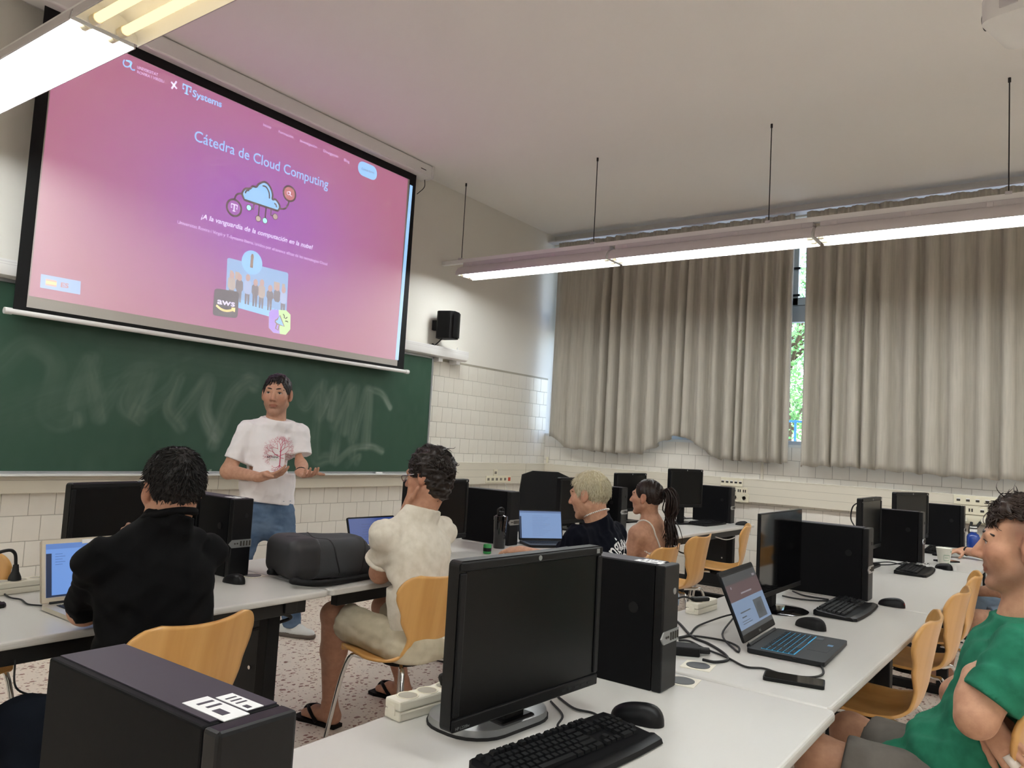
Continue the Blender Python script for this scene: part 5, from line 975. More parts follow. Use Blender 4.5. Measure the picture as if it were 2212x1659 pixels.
    # ---- hair
    def cap(s, t, m, region, low=-.075, face=(.062, .062, .092), fz=-.012, h=.005, tex=None, fy=.092, ext=None):
        f = SDF((-.12, -.14, -.13), (.12, .13, .16), h); f.ell((0, -.018, .030), (.074+t[0], .092+t[1], .086+t[2]), .01); (f.ell((0, -.050, -.045), ext, .03) if ext else None); f.ell((0, fy, fz), face, .012, 'sub'); f.plane((0, -.02, low), (0, .25, -1), .01)
        f.rbox((0, .075, -.09), (.12, .095, .085), .02, .012, 'sub')
        f.warp(tex if tex else wrinkle(3, .0035, 170))
        me, V = f.mesh('hair', None); me.vertices.foreach_set('co', (s.hc+(V*s.hs) @ s.HM.T).astype(np.float32).ravel()); me.update(); return s.put('hair', me, m)
    def tufts(s, n, m, accept, flow, ln, r0=.0022, t=.008, seed=1, name='hair_tufts', curl=0, stay=.0):
        rs = np.random.RandomState(seed); v = []; f = []; c = V3(0, -.018, .030); rad = V3(.074, .092, .086)+np.array(t); k = 0
        while k < n:
            q = rs.randn(3); q /= np.linalg.norm(q); p = c+q*rad
            if not accept(p): continue
            k += 1; nrm = unit(q/rad); fl = np.array(flow(p, nrm), float)+rs.randn(3)*.25; fl = unit(fl-nrm*(fl@nrm)*.6); L = ln(p)*rs.uniform(.65, 1.25); P = [p-nrm*.004]; d = unit(fl+nrm*stay); ax = unit(np.cross(nrm, fl)+rs.randn(3)*.3)
            nseg = 4 if not curl else 7
            for i in range(nseg):
                if curl: a = curl*rs.uniform(.7, 1.3); d = unit(d*math.cos(a)+np.cross(ax, d)*math.sin(a))
                else: d = unit(d-nrm*.22*(1-stay)+V3(0, 0, -.05))
                P.append(P[-1]+d*L/nseg)
            P = [s.hc+s.HM @ (x*s.hs) for x in P]; up = unit(np.cross(P[1]-P[0], (.3, .2, .9))); wv = unit(np.cross(up, P[1]-P[0])); b0 = len(v)
            for i, x in enumerate(P):
                rr = r0*s.hs*(1-.85*(i/nseg)**2)*rs.uniform(.8, 1.2)
                for a in (0, 2.09, 4.19): v.append(x+(up*math.cos(a)+wv*math.sin(a)*.6)*rr)
            for i in range(nseg):
                for j in range(3): f.append((b0+i*3+j, b0+i*3+(j+1) % 3, b0+i*3+3+(j+1) % 3, b0+i*3+3+j))
            f.append((b0+nseg*3, b0+nseg*3+1, b0+nseg*3+2))
        me = bpy.data.meshes.new(name); me.from_pydata([tuple(x) for x in v], [], f); me.update(); me.shade_smooth(); return s.put(name, me, m)
    # ---- clothes
    def cloth(s, name, ops, lo, hi, m, h=.008, wr=None, cuts=()):
        f = SDF(lo, hi, h)
        for q in ops: q(f)
        if wr: f.warp(wr)
        for q in cuts: q(f)
        me, V = f.mesh(name, None); s.last = f; return s.put(name, me, m)
def hairmat(c, rough=.45):
    n = 'hair_'+c
    if n not in MATS: mat(n, c, rough, spec=.35)
    return n
mat('skin', 'C79B82', .52, vcol='tint', noise=(45, '9C6A52'), bump=(220, .06), spec=.4); mat('eye_wet', 'FFFFFF', .12, vcol='tint')
cone = lambda a, b, ra, rb, k=.03, fl=None: (lambda f: f.cone(a, b, ra, rb, k, 'add', fl))
ell = lambda c, r, k=.03, M=None: (lambda f: f.ell(c, r, k, 'add', M))
sub_ell = lambda c, r, k=.01, M=None: (lambda f: f.ell(c, r, k, 'sub', M))
sub_cone = lambda a, b, ra, rb, k=.008: (lambda f: f.cone(a, b, ra, rb, k, 'sub'))
cut = lambda p, n, k=.004, lo=None, hi=None: (lambda f: f.plane(p, n, k, lo, hi))
Z_ = np.array((0, 0, 1.0))
def torso_ops(P, C, N, SL, SR, fw, wp=.165, wc=.175, fac=.64, belly=None, sh=.050, g=.0):
    """soft torso: pelvis P, chest C, neck base N, shoulder joints, forward vector"""
    P, C, N, SL, SR = [np.array(q, float) for q in (P, C, N, SL, SR)]; fl = (fw, fac); mid = (P+C)/2
    ops = [cone(P, mid, wp+g, (wp+wc)/2-.012+g, .05, fl), cone(mid, C, (wp+wc)/2-.012+g, wc+g, .05, fl), cone(SL+(SR-SL)*.06, SR+(SL-SR)*.06, sh+g, sh+g, .03), cone(C, N-(N-C)*.25, .13+g, .08+g, .05, fl), cone(C*.55+SL*.45, SL, .075+g, .05+g, .03), cone(C*.55+SR*.45, SR, .075+g, .05+g, .03), cone(SL, N-Z_*.012, .050+g, .060+g, .03), cone(SR, N-Z_*.012, .050+g, .060+g, .03)]
    if belly is not None: ops.append(ell(belly[0], belly[1], .05))
    return ops
def project(name, person, target, verts, faces, direction, m, off=.0012):
    """lay flat print on a garment"""
    me = target.data; bv = BVHTree.FromPolygons([v.co[:] for v in me.vertices], [p.vertices[:] for p in me.polygons]); d = Vector(direction).normalized(); out = []
    for p in verts:
        h = bv.ray_cast(Vector(p)-d*.5, d)
        out.append(tuple(h[0]-d*off) if h[0] is not None else None)
    faces = [f for f in faces if all(out[i] is not None for i in f)]; faces = [f for f in faces if max((Vector(out[i])-Vector(out[f[0]])).length for i in f) < .09]; out = [o_ if o_ is not None else (0, 0, -1) for o_ in out]; use = sorted({i for f in faces for i in f}); mp = {i: k for k, i in enumerate(use)}; out = [out[i] for i in use]; faces = [tuple(mp[i] for i in f) for f in faces]
    q = bpy.data.meshes.new(name); q.from_pydata(out, [], faces); q.update(); return person.put(name, q, m)
def print_text(person, target, s, origin, ux, uz, size, m, direction, arc=None):
    me, co = text_mesh(s, offset=.01)
    bm = bmesh.new(); bm.from_mesh(me); bmesh.ops.triangulate(bm, faces=bm.faces); bmesh.ops.subdivide_edges(bm, edges=[e for e in bm.edges if e.calc_length() > .12], cuts=2); bmesh.ops.triangulate(bm, faces=bm.faces); bm.to_mesh(me); bm.free()
    n = len(me.vertices); co = np.zeros(n*3, np.float32); me.vertices.foreach_get('co', co); co = co.reshape(-1, 3)
    if arc:
        w = co[:, 0].max(); a = (co[:, 0]/w-.5)*arc[0]; R = arc[1]+co[:, 1]*arc[2]; X = np.sin(a)*R; Z = np.cos(a)*R-arc[1]
    else: X, Z = co[:, 0], co[:, 1]
    V = np.array(origin)+np.outer(X*size, ux)+np.outer(Z*size, uz); return project('print', person, target, V, [p.vertices[:] for p in me.polygons], direction, m)
def shoe(person, name, h, tip, m, sole, L=.27):
    d = unit(tip-h); sd = np.cross(d, (0, 0, 1)); a = np.array((h[0], h[1], 0))-d*.065; up = V3(0, 0, 1)
    f = SDF(np.minimum(a, a+d*.28)-.09, np.maximum(a, a+d*.28)+.12, .006)
    f.cone(a+up*.045, a+d*.12+up*.045, .040, .042, .02); f.cone(a+d*.10+up*.04, a+d*.205+up*.032, .044, .034, .02, 'add', ((0, 0, 1), .8)); f.cone(a+d*.01+up*.05, a+d*.02+up*.105, .040, .036, .02); f.plane(a+up*.018, (0, 0, -1), .004); me, V = f.mesh('shoe', None); o = person.put('shoe', me, m)
    g = SDF(np.minimum(a, a+d*.28)-.09, np.maximum(a, a+d*.28)+.12, .006); g.cone(a+up*.02, a+d*.12+up*.02, .044, .047, .01); g.cone(a+d*.1+up*.02, a+d*.21+up*.02, .047, .037, .01); g.plane(a+up*.030, (0, 0, 1), .002); g.plane(a+up*.001, (0, 0, -1), .002); me, V = g.mesh('sole', None); q = link('sole', me, o); q.data.materials.append(MATS[sole])
    lc = MB()
    for k in range(5): c = a+d*(.05+.022*k)+up*(.097-.009*k); lc.tube([c-sd*.02, c+up*.004, c+sd*.02], .003, 6)
    l = link('laces', lc.mesh('laces', 'paper', True), o)
    return o
for n_, c_, r_, nz_, bp_ in (('tee_white', 'EFEAEA', .85, None, (500, .06)), ('tee_cream', 'E2DACB', .88, (30, 'D6CDBC'), (400, .08)), ('tee_black', '050506', .85, None, (400, .08)), ('tee_navy', '070A16', .85, None, (400, .08)), ('tee_green', '2C7A5E', .85, (25, '266B53'), (400, .08)), ('jeans', '6A7F98', .85, (9, '4C617B'), (700, .12)), ('denim_pale', '9FB2C4', .85, (9, '8296AB'), (700, .12)), ('denim_dark', '0B1019', .9, None, (700, .1)), ('shorts_beige', 'C9BEA6', .85, (12, 'B5AA92'), (500, .08)), ('shorts_grey', '6E6862', .88, (10, '5C5751'), (700, .12)), ('lace_white', 'EDE8DD', .8, None, (300, .3)), ('shirt_grey', '8A9296', .85, None, (400, .08)), ('tape', 'E8DFD3', .8, None, None), ('pink_print', 'C8506E', .8, None, None), ('green_print', 'C5D7AE', .8, None, None), ('flipflop', '15120F', .6, None, None), ('shoe_grey', 'D8D8D4', .7, None, None), ('shoe_sole', '6B625A', .7, None, None)):
    mat(n_, c_, r_, noise=nz_, bump=bp_, spec=.15)
Z = V3(0, 0, 1)
def box(pts, m): p = np.array(pts); return p.min(0)-m, p.max(0)+m
def nape(p, low=-.062): x, y, z = p; return (z > low) if y < -.035 else (z > .012 if y < .03 else z > .070-.25*abs(x)*0)
# ------------------------------------------------------------------ lecturer
def lecturer():
    D = 5.46; A = lambda px, py, dd=0: at(px, py, D+dd); p = Person('standing man in a white T-shirt with a pink tree print and jeans, hands open', (3.33, 4.42, 0), 'C4967C')
    fw = unit((-.38, -.92, 0)); rt = frame(fw)[:, 0]; tc = unit(-A(590, 900)*V3(1, 1, 0)); ir = V3(.58, -.81, 0)
    N = A(596, 905); C = A(578, 972); P = A(576, 1085); SR = N+rt*.185-Z*.085; SL = N-rt*.175-Z*.085
    ER = A(493, 1018, -.06); WR_ = A(562, 1031, -.27); EL = A(654, 1000, -.02); WL = A(650, 1021, -.24)
    p.head(A(598, 853), unit(tc-ir*.20-Z*.02), sc=1.20, neck=N-Z*.02, nr=.060)
    p.limb([SR, ER, WR_], [.042, .048, .030]); p.limb([SL, EL, WL], [.042, .048, .030]); p.flat(P, C, .11, .12, fw, .6); p.limb([SL, SR], [.036, .036]); p.limb([C, N], [.09, .05])
    p.hand(WR_, unit(ir+Z*.22-tc*.0), -Z+tc*.35, -1, (.25, .22, .28, .35), thumb=(.75, -.5, .2), spread=.16, sc=1.12); p.hand(WL, unit(tc*.75+ir*.42-Z*.12), -Z-tc*.25, 1, (.45, .4, .45, .5), thumb=(1.15, -.15, .1), spread=.2, sc=1.12)
    def tint(C, x, y, z):
        st = np.exp(-((z+.075)**2)/.0012)*(y > .0)*(np.abs(x) < .065); return C*(1-np.outer(np.clip(st, 0, 1), (.26, .24, .20)))
    lo, hi = box([p.hc+Z*.14, ER, WR_+ir*.2, WL+tc*.2+ir*.1, P-Z*.5], .12); p.bake(lo, hi, tint); p.eyes()
    p.cap((.006, .006, .010), hairmat('1A1513'), None, face=(.067, .062, .090), fz=-.002, fy=.094)
    p.tufts(2600, hairmat('1A1513'), lambda q: nape(q) and not (q[1] > .03 and q[2] < .085), lambda q, n: (q[0]*2, 1 if q[2] > .07 else .1, -.8), lambda q: .032, t=(.005, .005, .008), seed=2)
    p.tufts(40, hairmat('1A1513'), lambda q: q[1] > .045 and .075 < q[2] < .1 and abs(q[0]) < .035, lambda q, n: (.15, .6, -1), lambda q: .05, t=.010, seed=5, name='fringe', r0=.0026)
    sl = .045; seR = SR+(ER-SR)*.72; seL = SL+(EL-SL)*.74
    ops = torso_ops(P+Z*.0, C, N, SL, SR, fw, .182, .184, .64, (P+Z*.12+fw*.02, (.17, .13, .15)))+[cone(SR, seR+(ER-SR)*.12, .060, .066, .03), cone(SL, seL+(EL-SL)*.12, .060, .066, .03)]
    hem = P+Z*.00
    nd = p.nax; nb = p.nb+nd*.02; ops.append(cone(nb-nd*.04, nb+nd*.04, .088, .078, .03)); cuts = [sub_cone(nb-nd*.01, nb+nd*.2, .056, .056, .002), cut(nb+nd*.006, unit(nd+fw*.45), .003, nb-.14, nb+.14), cut(seR, unit(ER-SR), .003, seR-.12, seR+.12), cut(seL, unit(EL-SL), .003, seL-.12, seL+.12), cut(hem, -Z+rt*.12, .006)]
    lo, hi = box([SL, SR, ER, EL, hem, N], .15); sh = p.cloth('tee_shirt', ops, lo, hi, 'tee_white', .007, wrinkle(3, .0050, 20, (1, 1, .8)), cuts)
    
    # tree print
    o2 = A(606, 985, -.2); ux = ir; uz = Z; v = []; f = []; rs = random.Random(3)
    def seg(a, b, w):
        a, b = np.array(a), np.array(b); t = (b-a)/np.linalg.norm(b-a); n = np.array((-t[1], t[0]))*w/2; k = len(v)
        for c in (a+n, a-n, b-n, b+n): v.append(o2+ux*c[0]+uz*c[1])
        f.append((k, k+1, k+2, k+3))
    def grow(a, ang, L, w, dep):
        b = (a[0]+math.cos(ang)*L, a[1]+math.sin(ang)*L); seg(a, b, w)
        if dep:
            for s in (-1, 1): grow(b, ang+s*rs.uniform(.25, .7), L*rs.uniform(.65, .85), w*.72, dep-1)
    [seg((0, -.065+.011*k), (0, -.054+.011*k), .0062) for k in range(10)]
    for ang, y0, L in ((2.75, -.01, .037), (2.3, .02, .034), (1.75, .045, .024), (1.25, .045, .024), (.8, .025, .034), (.35, .0, .034), (-.15, -.015, .024), (3.0, .0, .034)): grow((0, y0), ang, L, .0036, 5)
    for ang in (-2.5, -2.0, -1.4, -.7): grow((0, -.065), ang, .022, .0034, 3)
    project('tree_print', p, sh, v, f, -tc, 'pink_print')['kind'] = 'stuff'
    print_text(p, sh, 'RETHINK', A(576.5, 990, -.2), ux, uz, .019, 'black_matte', -tc); print_text(p, sh, 'THE FUTURE', A(577.5, 995, -.2), ux, uz, .0105, 'green_print', -tc)
    # jeans and shoes
    fR = onz(490, 1372, 0)*V3(1, 1, 0); fL = onz(628, 1374, 0)*V3(1, 1, 0)
    HRj, HLj = P-Z*.06+rt*.085, P-Z*.06-rt*.085; KR = (HRj+fR)/2+Z*.06+fw*.03+rt*.02; KL = (HLj+fL)/2+Z*.06+fw*.03; aR, aL = fR+Z*.09, fL+Z*.09
    ops = [cone(P-Z*.035, P-Z*.09, .150, .165, .05, (fw, .62)), cone(HRj, KR, .105, .075), cone(KR, aR, .075, .062), cone(HLj, KL, .105, .075), cone(KL, aL, .075, .062)]
    lo, hi = box([P+Z*.1, fR, fL, KR, KL], .2); p.cloth('jeans', ops, lo, hi, 'jeans', .008, wrinkle(8, .0030, 17, (1, 1, 1.6)), [cut(fR+Z*.06, -Z, .004)])
    q = MB().tube([P+Z*.015+frame(fw) @ V3(.164*math.cos(a), .104*math.sin(a), 0) for a in (2*math.pi*j/30 for j in range(30))], .014, 6, closed=True); p.put('waistband', q.mesh('waistband', 'jeans', True))
    shoe(p, 'shoe', aR-Z*.06, aR+fw*.2-Z*.06, 'shoe_grey', 'shoe_sole'); shoe(p, 'shoe', aL-Z*.06, aL+unit(fw-rt*.9)*.2-Z*.06, 'shoe_grey', 'shoe_sole')
    wb_ = WL-unit(WL-EL)*.012; fr = frame(unit(WL-EL)); p.put('wristband', MB().tube([wb_+fr @ V3(.034*math.cos(a), 0, .030*math.sin(a)) for a in (2*math.pi*j/16 for j in range(16))], .006, 6, closed=True).mesh('wristband', 'black_matte', True))
lecturer()

# ------------------------------------------------------------------ seated students
def seated(label, base, skin, h, P, C, N, SL, SR, fw, hc, hf, sc=1.0, nr=.055, sit=True, fem=False):
    p = Person(label, base, skin, h); p.P, p.C, p.N, p.SL, p.SR, p.fw = [np.array(q, float) for q in (P, C, N, SL, SR, fw)]
    p.head(hc, hf, sc=sc, neck=p.N-Z*.02, nr=nr, fem=fem); p.flat(p.P, p.C, .12, .13, fw, .6); p.limb([p.SL+(p.SR-p.SL)*.1, p.SR+(p.SL-p.SR)*.1], [.036, .036]); p.limb([p.C, p.N], [.09, .05]); return p
def sit(p): p.ops.append(cut(p.P*V3(1, 1, 0)+Z*.458, -Z, .01, p.P-.21, p.P+V3(.21, .17, .21)))
def tee(p, m, EL, ER, fl, fr_, wp=.17, wc=.18, fac=.66, hem=None, g=.0, seed=1, amp=.006, freq=24, h=.008, sl=.062, neckr=.064, belly=None, extra=(), low=0, nm='tee_shirt', stretch=(1, 1, .7), cl=0.0):
    seL = p.SL+(EL-p.SL)*fl; seR = p.SR+(ER-p.SR)*fr_; ops = torso_ops(p.P, p.C, p.N, p.SL, p.SR, p.fw, wp, wc, fac, belly)+[cone(p.SL, seL+(EL-p.SL)*.12, sl*.86, sl, .05), cone(p.SR, seR+(ER-p.SR)*.12, sl*.86, sl, .05)]+list(extra)
    nd = p.nax; nb = p.nb+nd*.02; ops.append(cone(nb-nd*.04, nb+nd*.045, .082, neckr+.010, .03)); cuts = [sub_cone(nb-nd*.01, nb+nd*.2, neckr-.014, neckr-.014, .002), cut(nb+nd*(.016+cl), unit(nd+p.fw*.35), .003, nb-.14, nb+.14), cut(seL, unit(EL-p.SL), .003, seL-.11, seL+.11), cut(seR, unit(ER-p.SR), .003, seR-.11, seR+.11)]
    if hem is not None: cuts.append(cut(hem[0], hem[1], .006))
    lo, hi = box([p.SL, p.SR, seL, seR, p.P-Z*low, p.N]+([hem[0]] if hem is not None else []), .22); return p.cloth(nm, ops, lo, hi, m, h, wrinkle(seed, amp, freq, stretch), cuts)
def shorts(p, m, KL, KR, f=.85, r0=.095, r1=.085, seed=2, h=.008, wp=.18, name='shorts', amp=.006, ank=None):
    HL, HR = p.P+frame(p.fw)[:, 0]*-.09-Z*.0, p.P+frame(p.fw)[:, 0]*.09; ops = [cone(HL, HR, .115, .115, .04)]
    cuts = []
    for Hh, K in ((HL, KL), (HR, KR)):
        e = Hh+(K-Hh)*f; ops.append(cone(Hh, e+(K-Hh)*.1, r0, r1)); 
        if ank is None: cuts.append(cut(e, unit(K-Hh), .003, e-.14, e+.14))
    if ank is not None:
        for K, a in ((KL, ank[0]), (KR, ank[1])): ops += [cone(K, a, .075, .058)]
    lo, hi = box([HL, HR, KL, KR]+([] if ank is None else list(ank)), .2); return p.cloth(name, ops, lo, hi, m, h, wrinkle(seed, amp*.5, 17), cuts+[cut(p.P-Z*.035-p.fw*.0, -Z, .01, None if ank is None else p.P-.25, None if ank is None else p.P+.25)] if ank is None else cuts+[cut(p.P*V3(1, 1, 0)+Z*.452, -Z, .008, p.P-.25, p.P+V3(.25, .12, .25))])

# man in the black shirt
def man_black():
    P, C, N = V3(1.345, 2.235, .50), V3(1.335, 2.27, .86), V3(1.335, 2.265, 1.07); SL, SR = V3(1.160, 2.295, .965), V3(1.515, 2.295, .96); fw = unit((.05, 1, 0))
    p = seated('man in a black shirt seen from behind at the silver laptop', (1.34, 2.22, 0), 'B98A70', .006, P, C, N, SL, SR, fw, at(371, 1058, 2.66), unit((.14, 1, -.06)), 1.06, .06)
    EL, ER = V3(1.225, 2.475, .785), V3(1.56, 2.55, .785); WL, WR_ = V3(1.43, 2.60, .768), V3(1.40, 2.46, .975)
    p.limb([SL, EL, WL], [.042, .045, .03]); p.limb([SR, ER, WR_], [.042, .045, .03]); p.hand(WL, unit((.9, .4, -.05)), Z, -1, (.3, .3, .3, .3)); p.hand(WR_, unit((-.86, -.12, .42)), unit((.1, 1, .2)), 1, (.5, .5, .5, .5))
    KL, KR = V3(1.07, 2.42, .49), V3(1.50, 2.66, .51); aL, aR = V3(1.02, 2.22, .09), V3(1.52, 2.70, .09); p.limb([P, KL, aL], [.07, .05, .04]); p.limb([P, KR, aR], [.07, .05, .04])
    lo, hi = box([p.hc+Z*.14, EL, ER, WL+V3(.2, .1, 0), WR_-V3(.2, 0, 0), KL, KR, aL, aR-Z*.0], .13); sit(p); p.bake(lo, hi); p.eyes()
    hm = hairmat('15110F'); p.cap((.008, .008, .014), hm, None, low=-.066); p.tufts(2600, hm, nape, lambda q, n: (q[0]*3+.4*math.sin(60*q[0]), .5*math.sin(70*q[1]), -.6), lambda q: .020 if q[2] > .0 else .012, t=(.008, .008, .014), seed=4, stay=.75)
    sh = tee(p, 'tee_black', EL, ER, .93, .93, .178, .186, .66, (P-Z*.05, -Z), seed=4, amp=.007, sl=.064, neckr=.066, cl=.016)
    fr = frame(unit(p.hc-N+fw*.0)); p.put('collar', MB().tube([p.nb+p.nax*.046+V3(.071*math.cos(a), .069*math.sin(a), -.022*math.sin(a)) for a in (2*math.pi*j/28 for j in range(28))], .013, 8, closed=True).mesh('collar', 'tee_black', True))
    shorts(p, 'denim_dark', KL, KR, 1, .09, .08, 3, .009, name='trousers', ank=(aL, aR)); shoe(p, 'shoe', aL-Z*.06, aL+V3(-.02, .2, -.06), 'black_matte', 'rubber'); shoe(p, 'shoe', aR-Z*.06, aR+V3(.02, .2, -.06), 'black_matte', 'rubber')
    for q in (-1, 1): p.put('glasses_arm', MB().tube([p.hw((q*.081, -.005, .028)), p.hw((q*.079, .05, .024)), p.hw((q*.066, .085, .02))], .0022, 6).mesh('glasses_arm', 'steel', True))
man_black()

# curly-haired man
def man_curly():
    P, C, N = V3(2.555, 2.235, .485), V3(2.565, 2.31, .84), V3(2.575, 2.325, 1.055); SL, SR = V3(2.395, 2.355, .95), V3(2.755, 2.34, .945); fw = unit((-.03, 1, 0))
    p = seated('curly-haired man in a cream T-shirt and beige shorts leaning on his hand', (2.55, 2.23, 0), 'C08F74', .006, P, C, N, SL, SR, fw, at(926, 1030, 3.47), unit((-.22, 1, -.14)), 1.05, .056)
    EL, ER = onz(822, 1236, .775), V3(2.90, 2.56, .775); WL = onx(882, 1098, 2.535); WR_ = V3(2.86, 2.76, .765)
    p.limb([SL, EL, WL], [.042, .046, .029]); p.limb([SR, ER, WR_], [.042, .046, .03]); p.hand(WL, unit((.12, -.02, 1)), unit((-.6, .8, 0)), 1, (.45, .5, .55, .6)); p.hand(WR_, unit((-.2, .9, 0)), Z, -1, (.3, .3, .3, .3))
    KL, KR = V3(2.415, 2.66, .565), V3(2.73, 2.66, .555); aL, aR = onz(712, 1520, .10), onz(868, 1470, .10)
    for K, a, q in ((KL, aL, -1), (KR, aR, 1)): p.limb([(P+frame(fw)[:, 0]*.09*q)*.4+K*.6, K, K*.62+a*.38-fw*.012, a], [.055, .054, .058, .034]); 
    fl = p.foot(aL, (-.12, 1), .012); fr_ = p.foot(aR, (-.1, 1), .012)
    lo, hi = box([p.hc+Z*.14, EL, ER, WR_+V3(0, .2, 0), aL*V3(1, 1, 0), aR*V3(1, 1, 0)+V3(0, .2, 0), KL, KR], .13); sit(p); p.bake(lo, hi); p.eyes()
    hm = hairmat('231A15', .4); p.cap((.016, .018, .024), hm, None, low=-.112, tex=wrinkle(5, .007, 110), ext=(.068, .052, .068))
    cm = lambda q: (q[2] > -.09 if q[1] < -.02 else q[2] > -.005 if q[1] < .035 else q[2] > .06)
    p.tufts(2300, hm, cm, lambda q, n: (math.sin(50*q[2]+9), math.sin(45*q[0]), -.5+math.sin(60*q[1])), lambda q: .055 if q[2] > .04 else .040, t=(.014, .016, .020), seed=6, r0=.0034, curl=.55, stay=.9)
    fr = [p.hw((q, .088, .008)) for q in (-.032, .032)]
    p.put('glasses', MB().tube(catmull([p.hw((-.080, 0, .016)), p.hw((-.074, .06, .012)), p.hw((-.056, .098, .010)), p.hw((-.032, .105, -.012)), p.hw((-.010, .102, .008)), p.hw((.010, .102, .008)), p.hw((.032, .105, -.012)), p.hw((.056, .098, .010)), p.hw((.074, .06, .012)), p.hw((.080, 0, .016))], 4), .0022, 6).mesh('glasses', 'steel', True))
    sh = tee(p, 'tee_cream', EL, ER, .60, .60, .172, .182, .64, (P-Z*.01-fw*.05, unit(-Z+fw*.25)), seed=11, amp=.0055, freq=17, sl=.066, stretch=(1, .7, .8)); e = SL+(EL-SL)*.60; f2 = frame(unit(EL-SL)); p.put('rolled_cuff', MB().tube([e+f2 @ V3(.064*math.cos(a), .004*math.sin(3*a), .064*math.sin(a)) for a in (2*math.pi*j/20 for j in range(20))], .011, 8, closed=True).mesh('rolled_cuff', 'tee_cream', True))
    shorts(p, 'shorts_beige', KL, KR, .84, .090, .078, 5, .008, amp=.008)
    for h_, t_ in (fl, fr_):
        d = unit((t_-h_)*V3(1, 1, 0)); sd = np.cross(d, Z); a = h_*V3(1, 1, 0); out = [(a+sd*w*s-d*.06+d*l) for s, prof in ((1, ((.030, 0), (.036, .06), (.040, .15), (.044, .21), (.030, .255))), (-1, ((.030, .255), (.044, .21), (.036, .15), (.034, .06), (.030, 0)))) for w, l in prof]
        n = len(out); o = p.put('flip_flop', MB().add([q+Z*.0 for q in out]+[q+Z*.016 for q in out], [tuple(range(n)), tuple(range(n, 2*n))]+[(i, (i+1) % n, n+(i+1) % n, n+i) for i in range(n)]).mesh('flip_flop', 'flipflop'))
        l = link('strap', MB().tube(catmull([a+d*.04+sd*.042+Z*.02, a+d*.09+sd*.034+Z*.062, a+d*.14+Z*.060+sd*.01, a+d*.165+Z*.03+sd*.012], 5), .009, 6).add(*(lambda b: (b.v, b.f))(MB().tube(catmull([a+d*.04-sd*.042+Z*.02, a+d*.09-sd*.034+Z*.060, a+d*.14+Z*.060+sd*.01], 5), .009, 6))).mesh('strap', 'flipflop', True), o)
man_curly()

# blond man
def man_blond():
    P, C, N = V3(3.73, 1.99, .48), V3(3.70, 2.01, .80), V3(3.665, 2.035, .985); SL, SR = V3(3.485, 2.05, .905), V3(3.865, 2.03, .90); fw = unit((-.03, 1, 0))
    p = seated('young man with bleached blond hair, navy T-shirt and bead necklace', (3.72, 1.98, 0), 'D0A184', .006, P, C, N, SL, SR, fw, at(1272, 1070, 4.18), unit((-.10, 1, -.16)), 1.06, .056)
    WL = onz(1124, 1190, .785); EL = V3(3.50, 2.16, .770); ER, WR_ = V3(3.96, 2.20, .70), V3(3.90, 2.42, .66); p.limb([SL, EL, WL], [.040, .042, .028]); p.limb([SR, ER, WR_], [.040, .042, .028])
    p.hand(WL, unit((WL-EL)*V3(1, 1, 0)+V3(-.02, 0, -.02)), Z+V3(-.2, 0, 0), 1, (.45, .35, .35, .4), thumb=(.6, .5, .1), spread=.15); p.hand(WR_, unit((-.1, 1, 0)), Z, -1, (.3,)*4)
    KL, KR = V3(3.60, 2.42, .52), V3(3.86, 2.42, .52); aL, aR = V3(3.58, 2.5, .09), V3(3.88, 2.5, .09); p.limb([P, KL, aL], [.07, .05, .04]); p.limb([P, KR, aR], [.07, .05, .04])
    lo, hi = box([p.hc+Z*.14, EL, WL+V3(0, .2, 0), WR_+V3(.1, .2, 0), aL, aR, SR], .13); sit(p); p.bake(lo, hi); p.eyes('5A6B70', '6B5138')
    hm = hairmat('D8CFB2', .5); hd = hairmat('8E8064', .5); p.cap((.006, .008, .013), hairmat('B7AB8A', .5), None, low=-.058)
    fl = lambda q, n: (q[0]*3, (q[1]+.05)*5 if q[2] > .05 else -.1, -.9 if q[1] < .03 else -.2); p.tufts(2300, hm, nape, fl, lambda q: .026 if q[2] > .0 else .014, t=(.006, .008, .013), seed=8, stay=.5, r0=.0022); p.tufts(700, hd, lambda q: nape(q) and q[2] < .07, fl, lambda q: .022, t=(.005, .006, .010), seed=9, stay=.25, r0=.0017, name='dark_roots')
    sh = tee(p, 'tee_navy', EL, ER, .72, .72, .165, .175, .66, (P-Z*.04, -Z), seed=14, amp=.006, sl=.066, neckr=.062)
    nk = MB(); nd = unit(p.hc-N)
    for j in range(44):
        a = 2*math.pi*j/44; c = p.nb+p.nax*.062+V3(.066*math.cos(a), .066*math.sin(a), -.030*math.sin(a)); nk.lathe([(.0018, -.0042), (.0042, -.002), (.0042, .002), (.0018, .0042)], 7, Matrix.Translation(Vector(c)))
    p.put('bead_necklace', nk.mesh('bead_necklace', 'white_enamel', True))
    bd = unit((-.35, 1, 0)); ux = unit((1, .35, 0)); o2 = V3(3.76, 1.80, .845); print_text(p, sh, 'enginyeria', o2, ux, Z, .17, 'paper', bd, arc=(2.3, .62, .62)); print_text(p, sh, 'informàtica', o2+ux*-.045+Z*.0, ux, Z, .032, 'paper', bd)
    v = [o2+ux*(r*math.cos(a))+Z*(-.055+r*.7*math.sin(a)) for r in (.035, .048) for a in (2*math.pi*j/20 for j in range(20))]; project('print_ring', p, sh, v, [(j, (j+1) % 20, 20+(j+1) % 20, 20+j) for j in range(20)], bd, 'paper')
    shorts(p, 'denim_dark', KL, KR, 1, .09, .08, 3, .009, name='trousers', ank=(aL, aR)); shoe(p, 'shoe', aL-Z*.06, aL+V3(0, .2, -.06), 'black_matte', 'rubber'); shoe(p, 'shoe', aR-Z*.06, aR+V3(0, .2, -.06), 'black_matte', 'rubber')
man_blond()

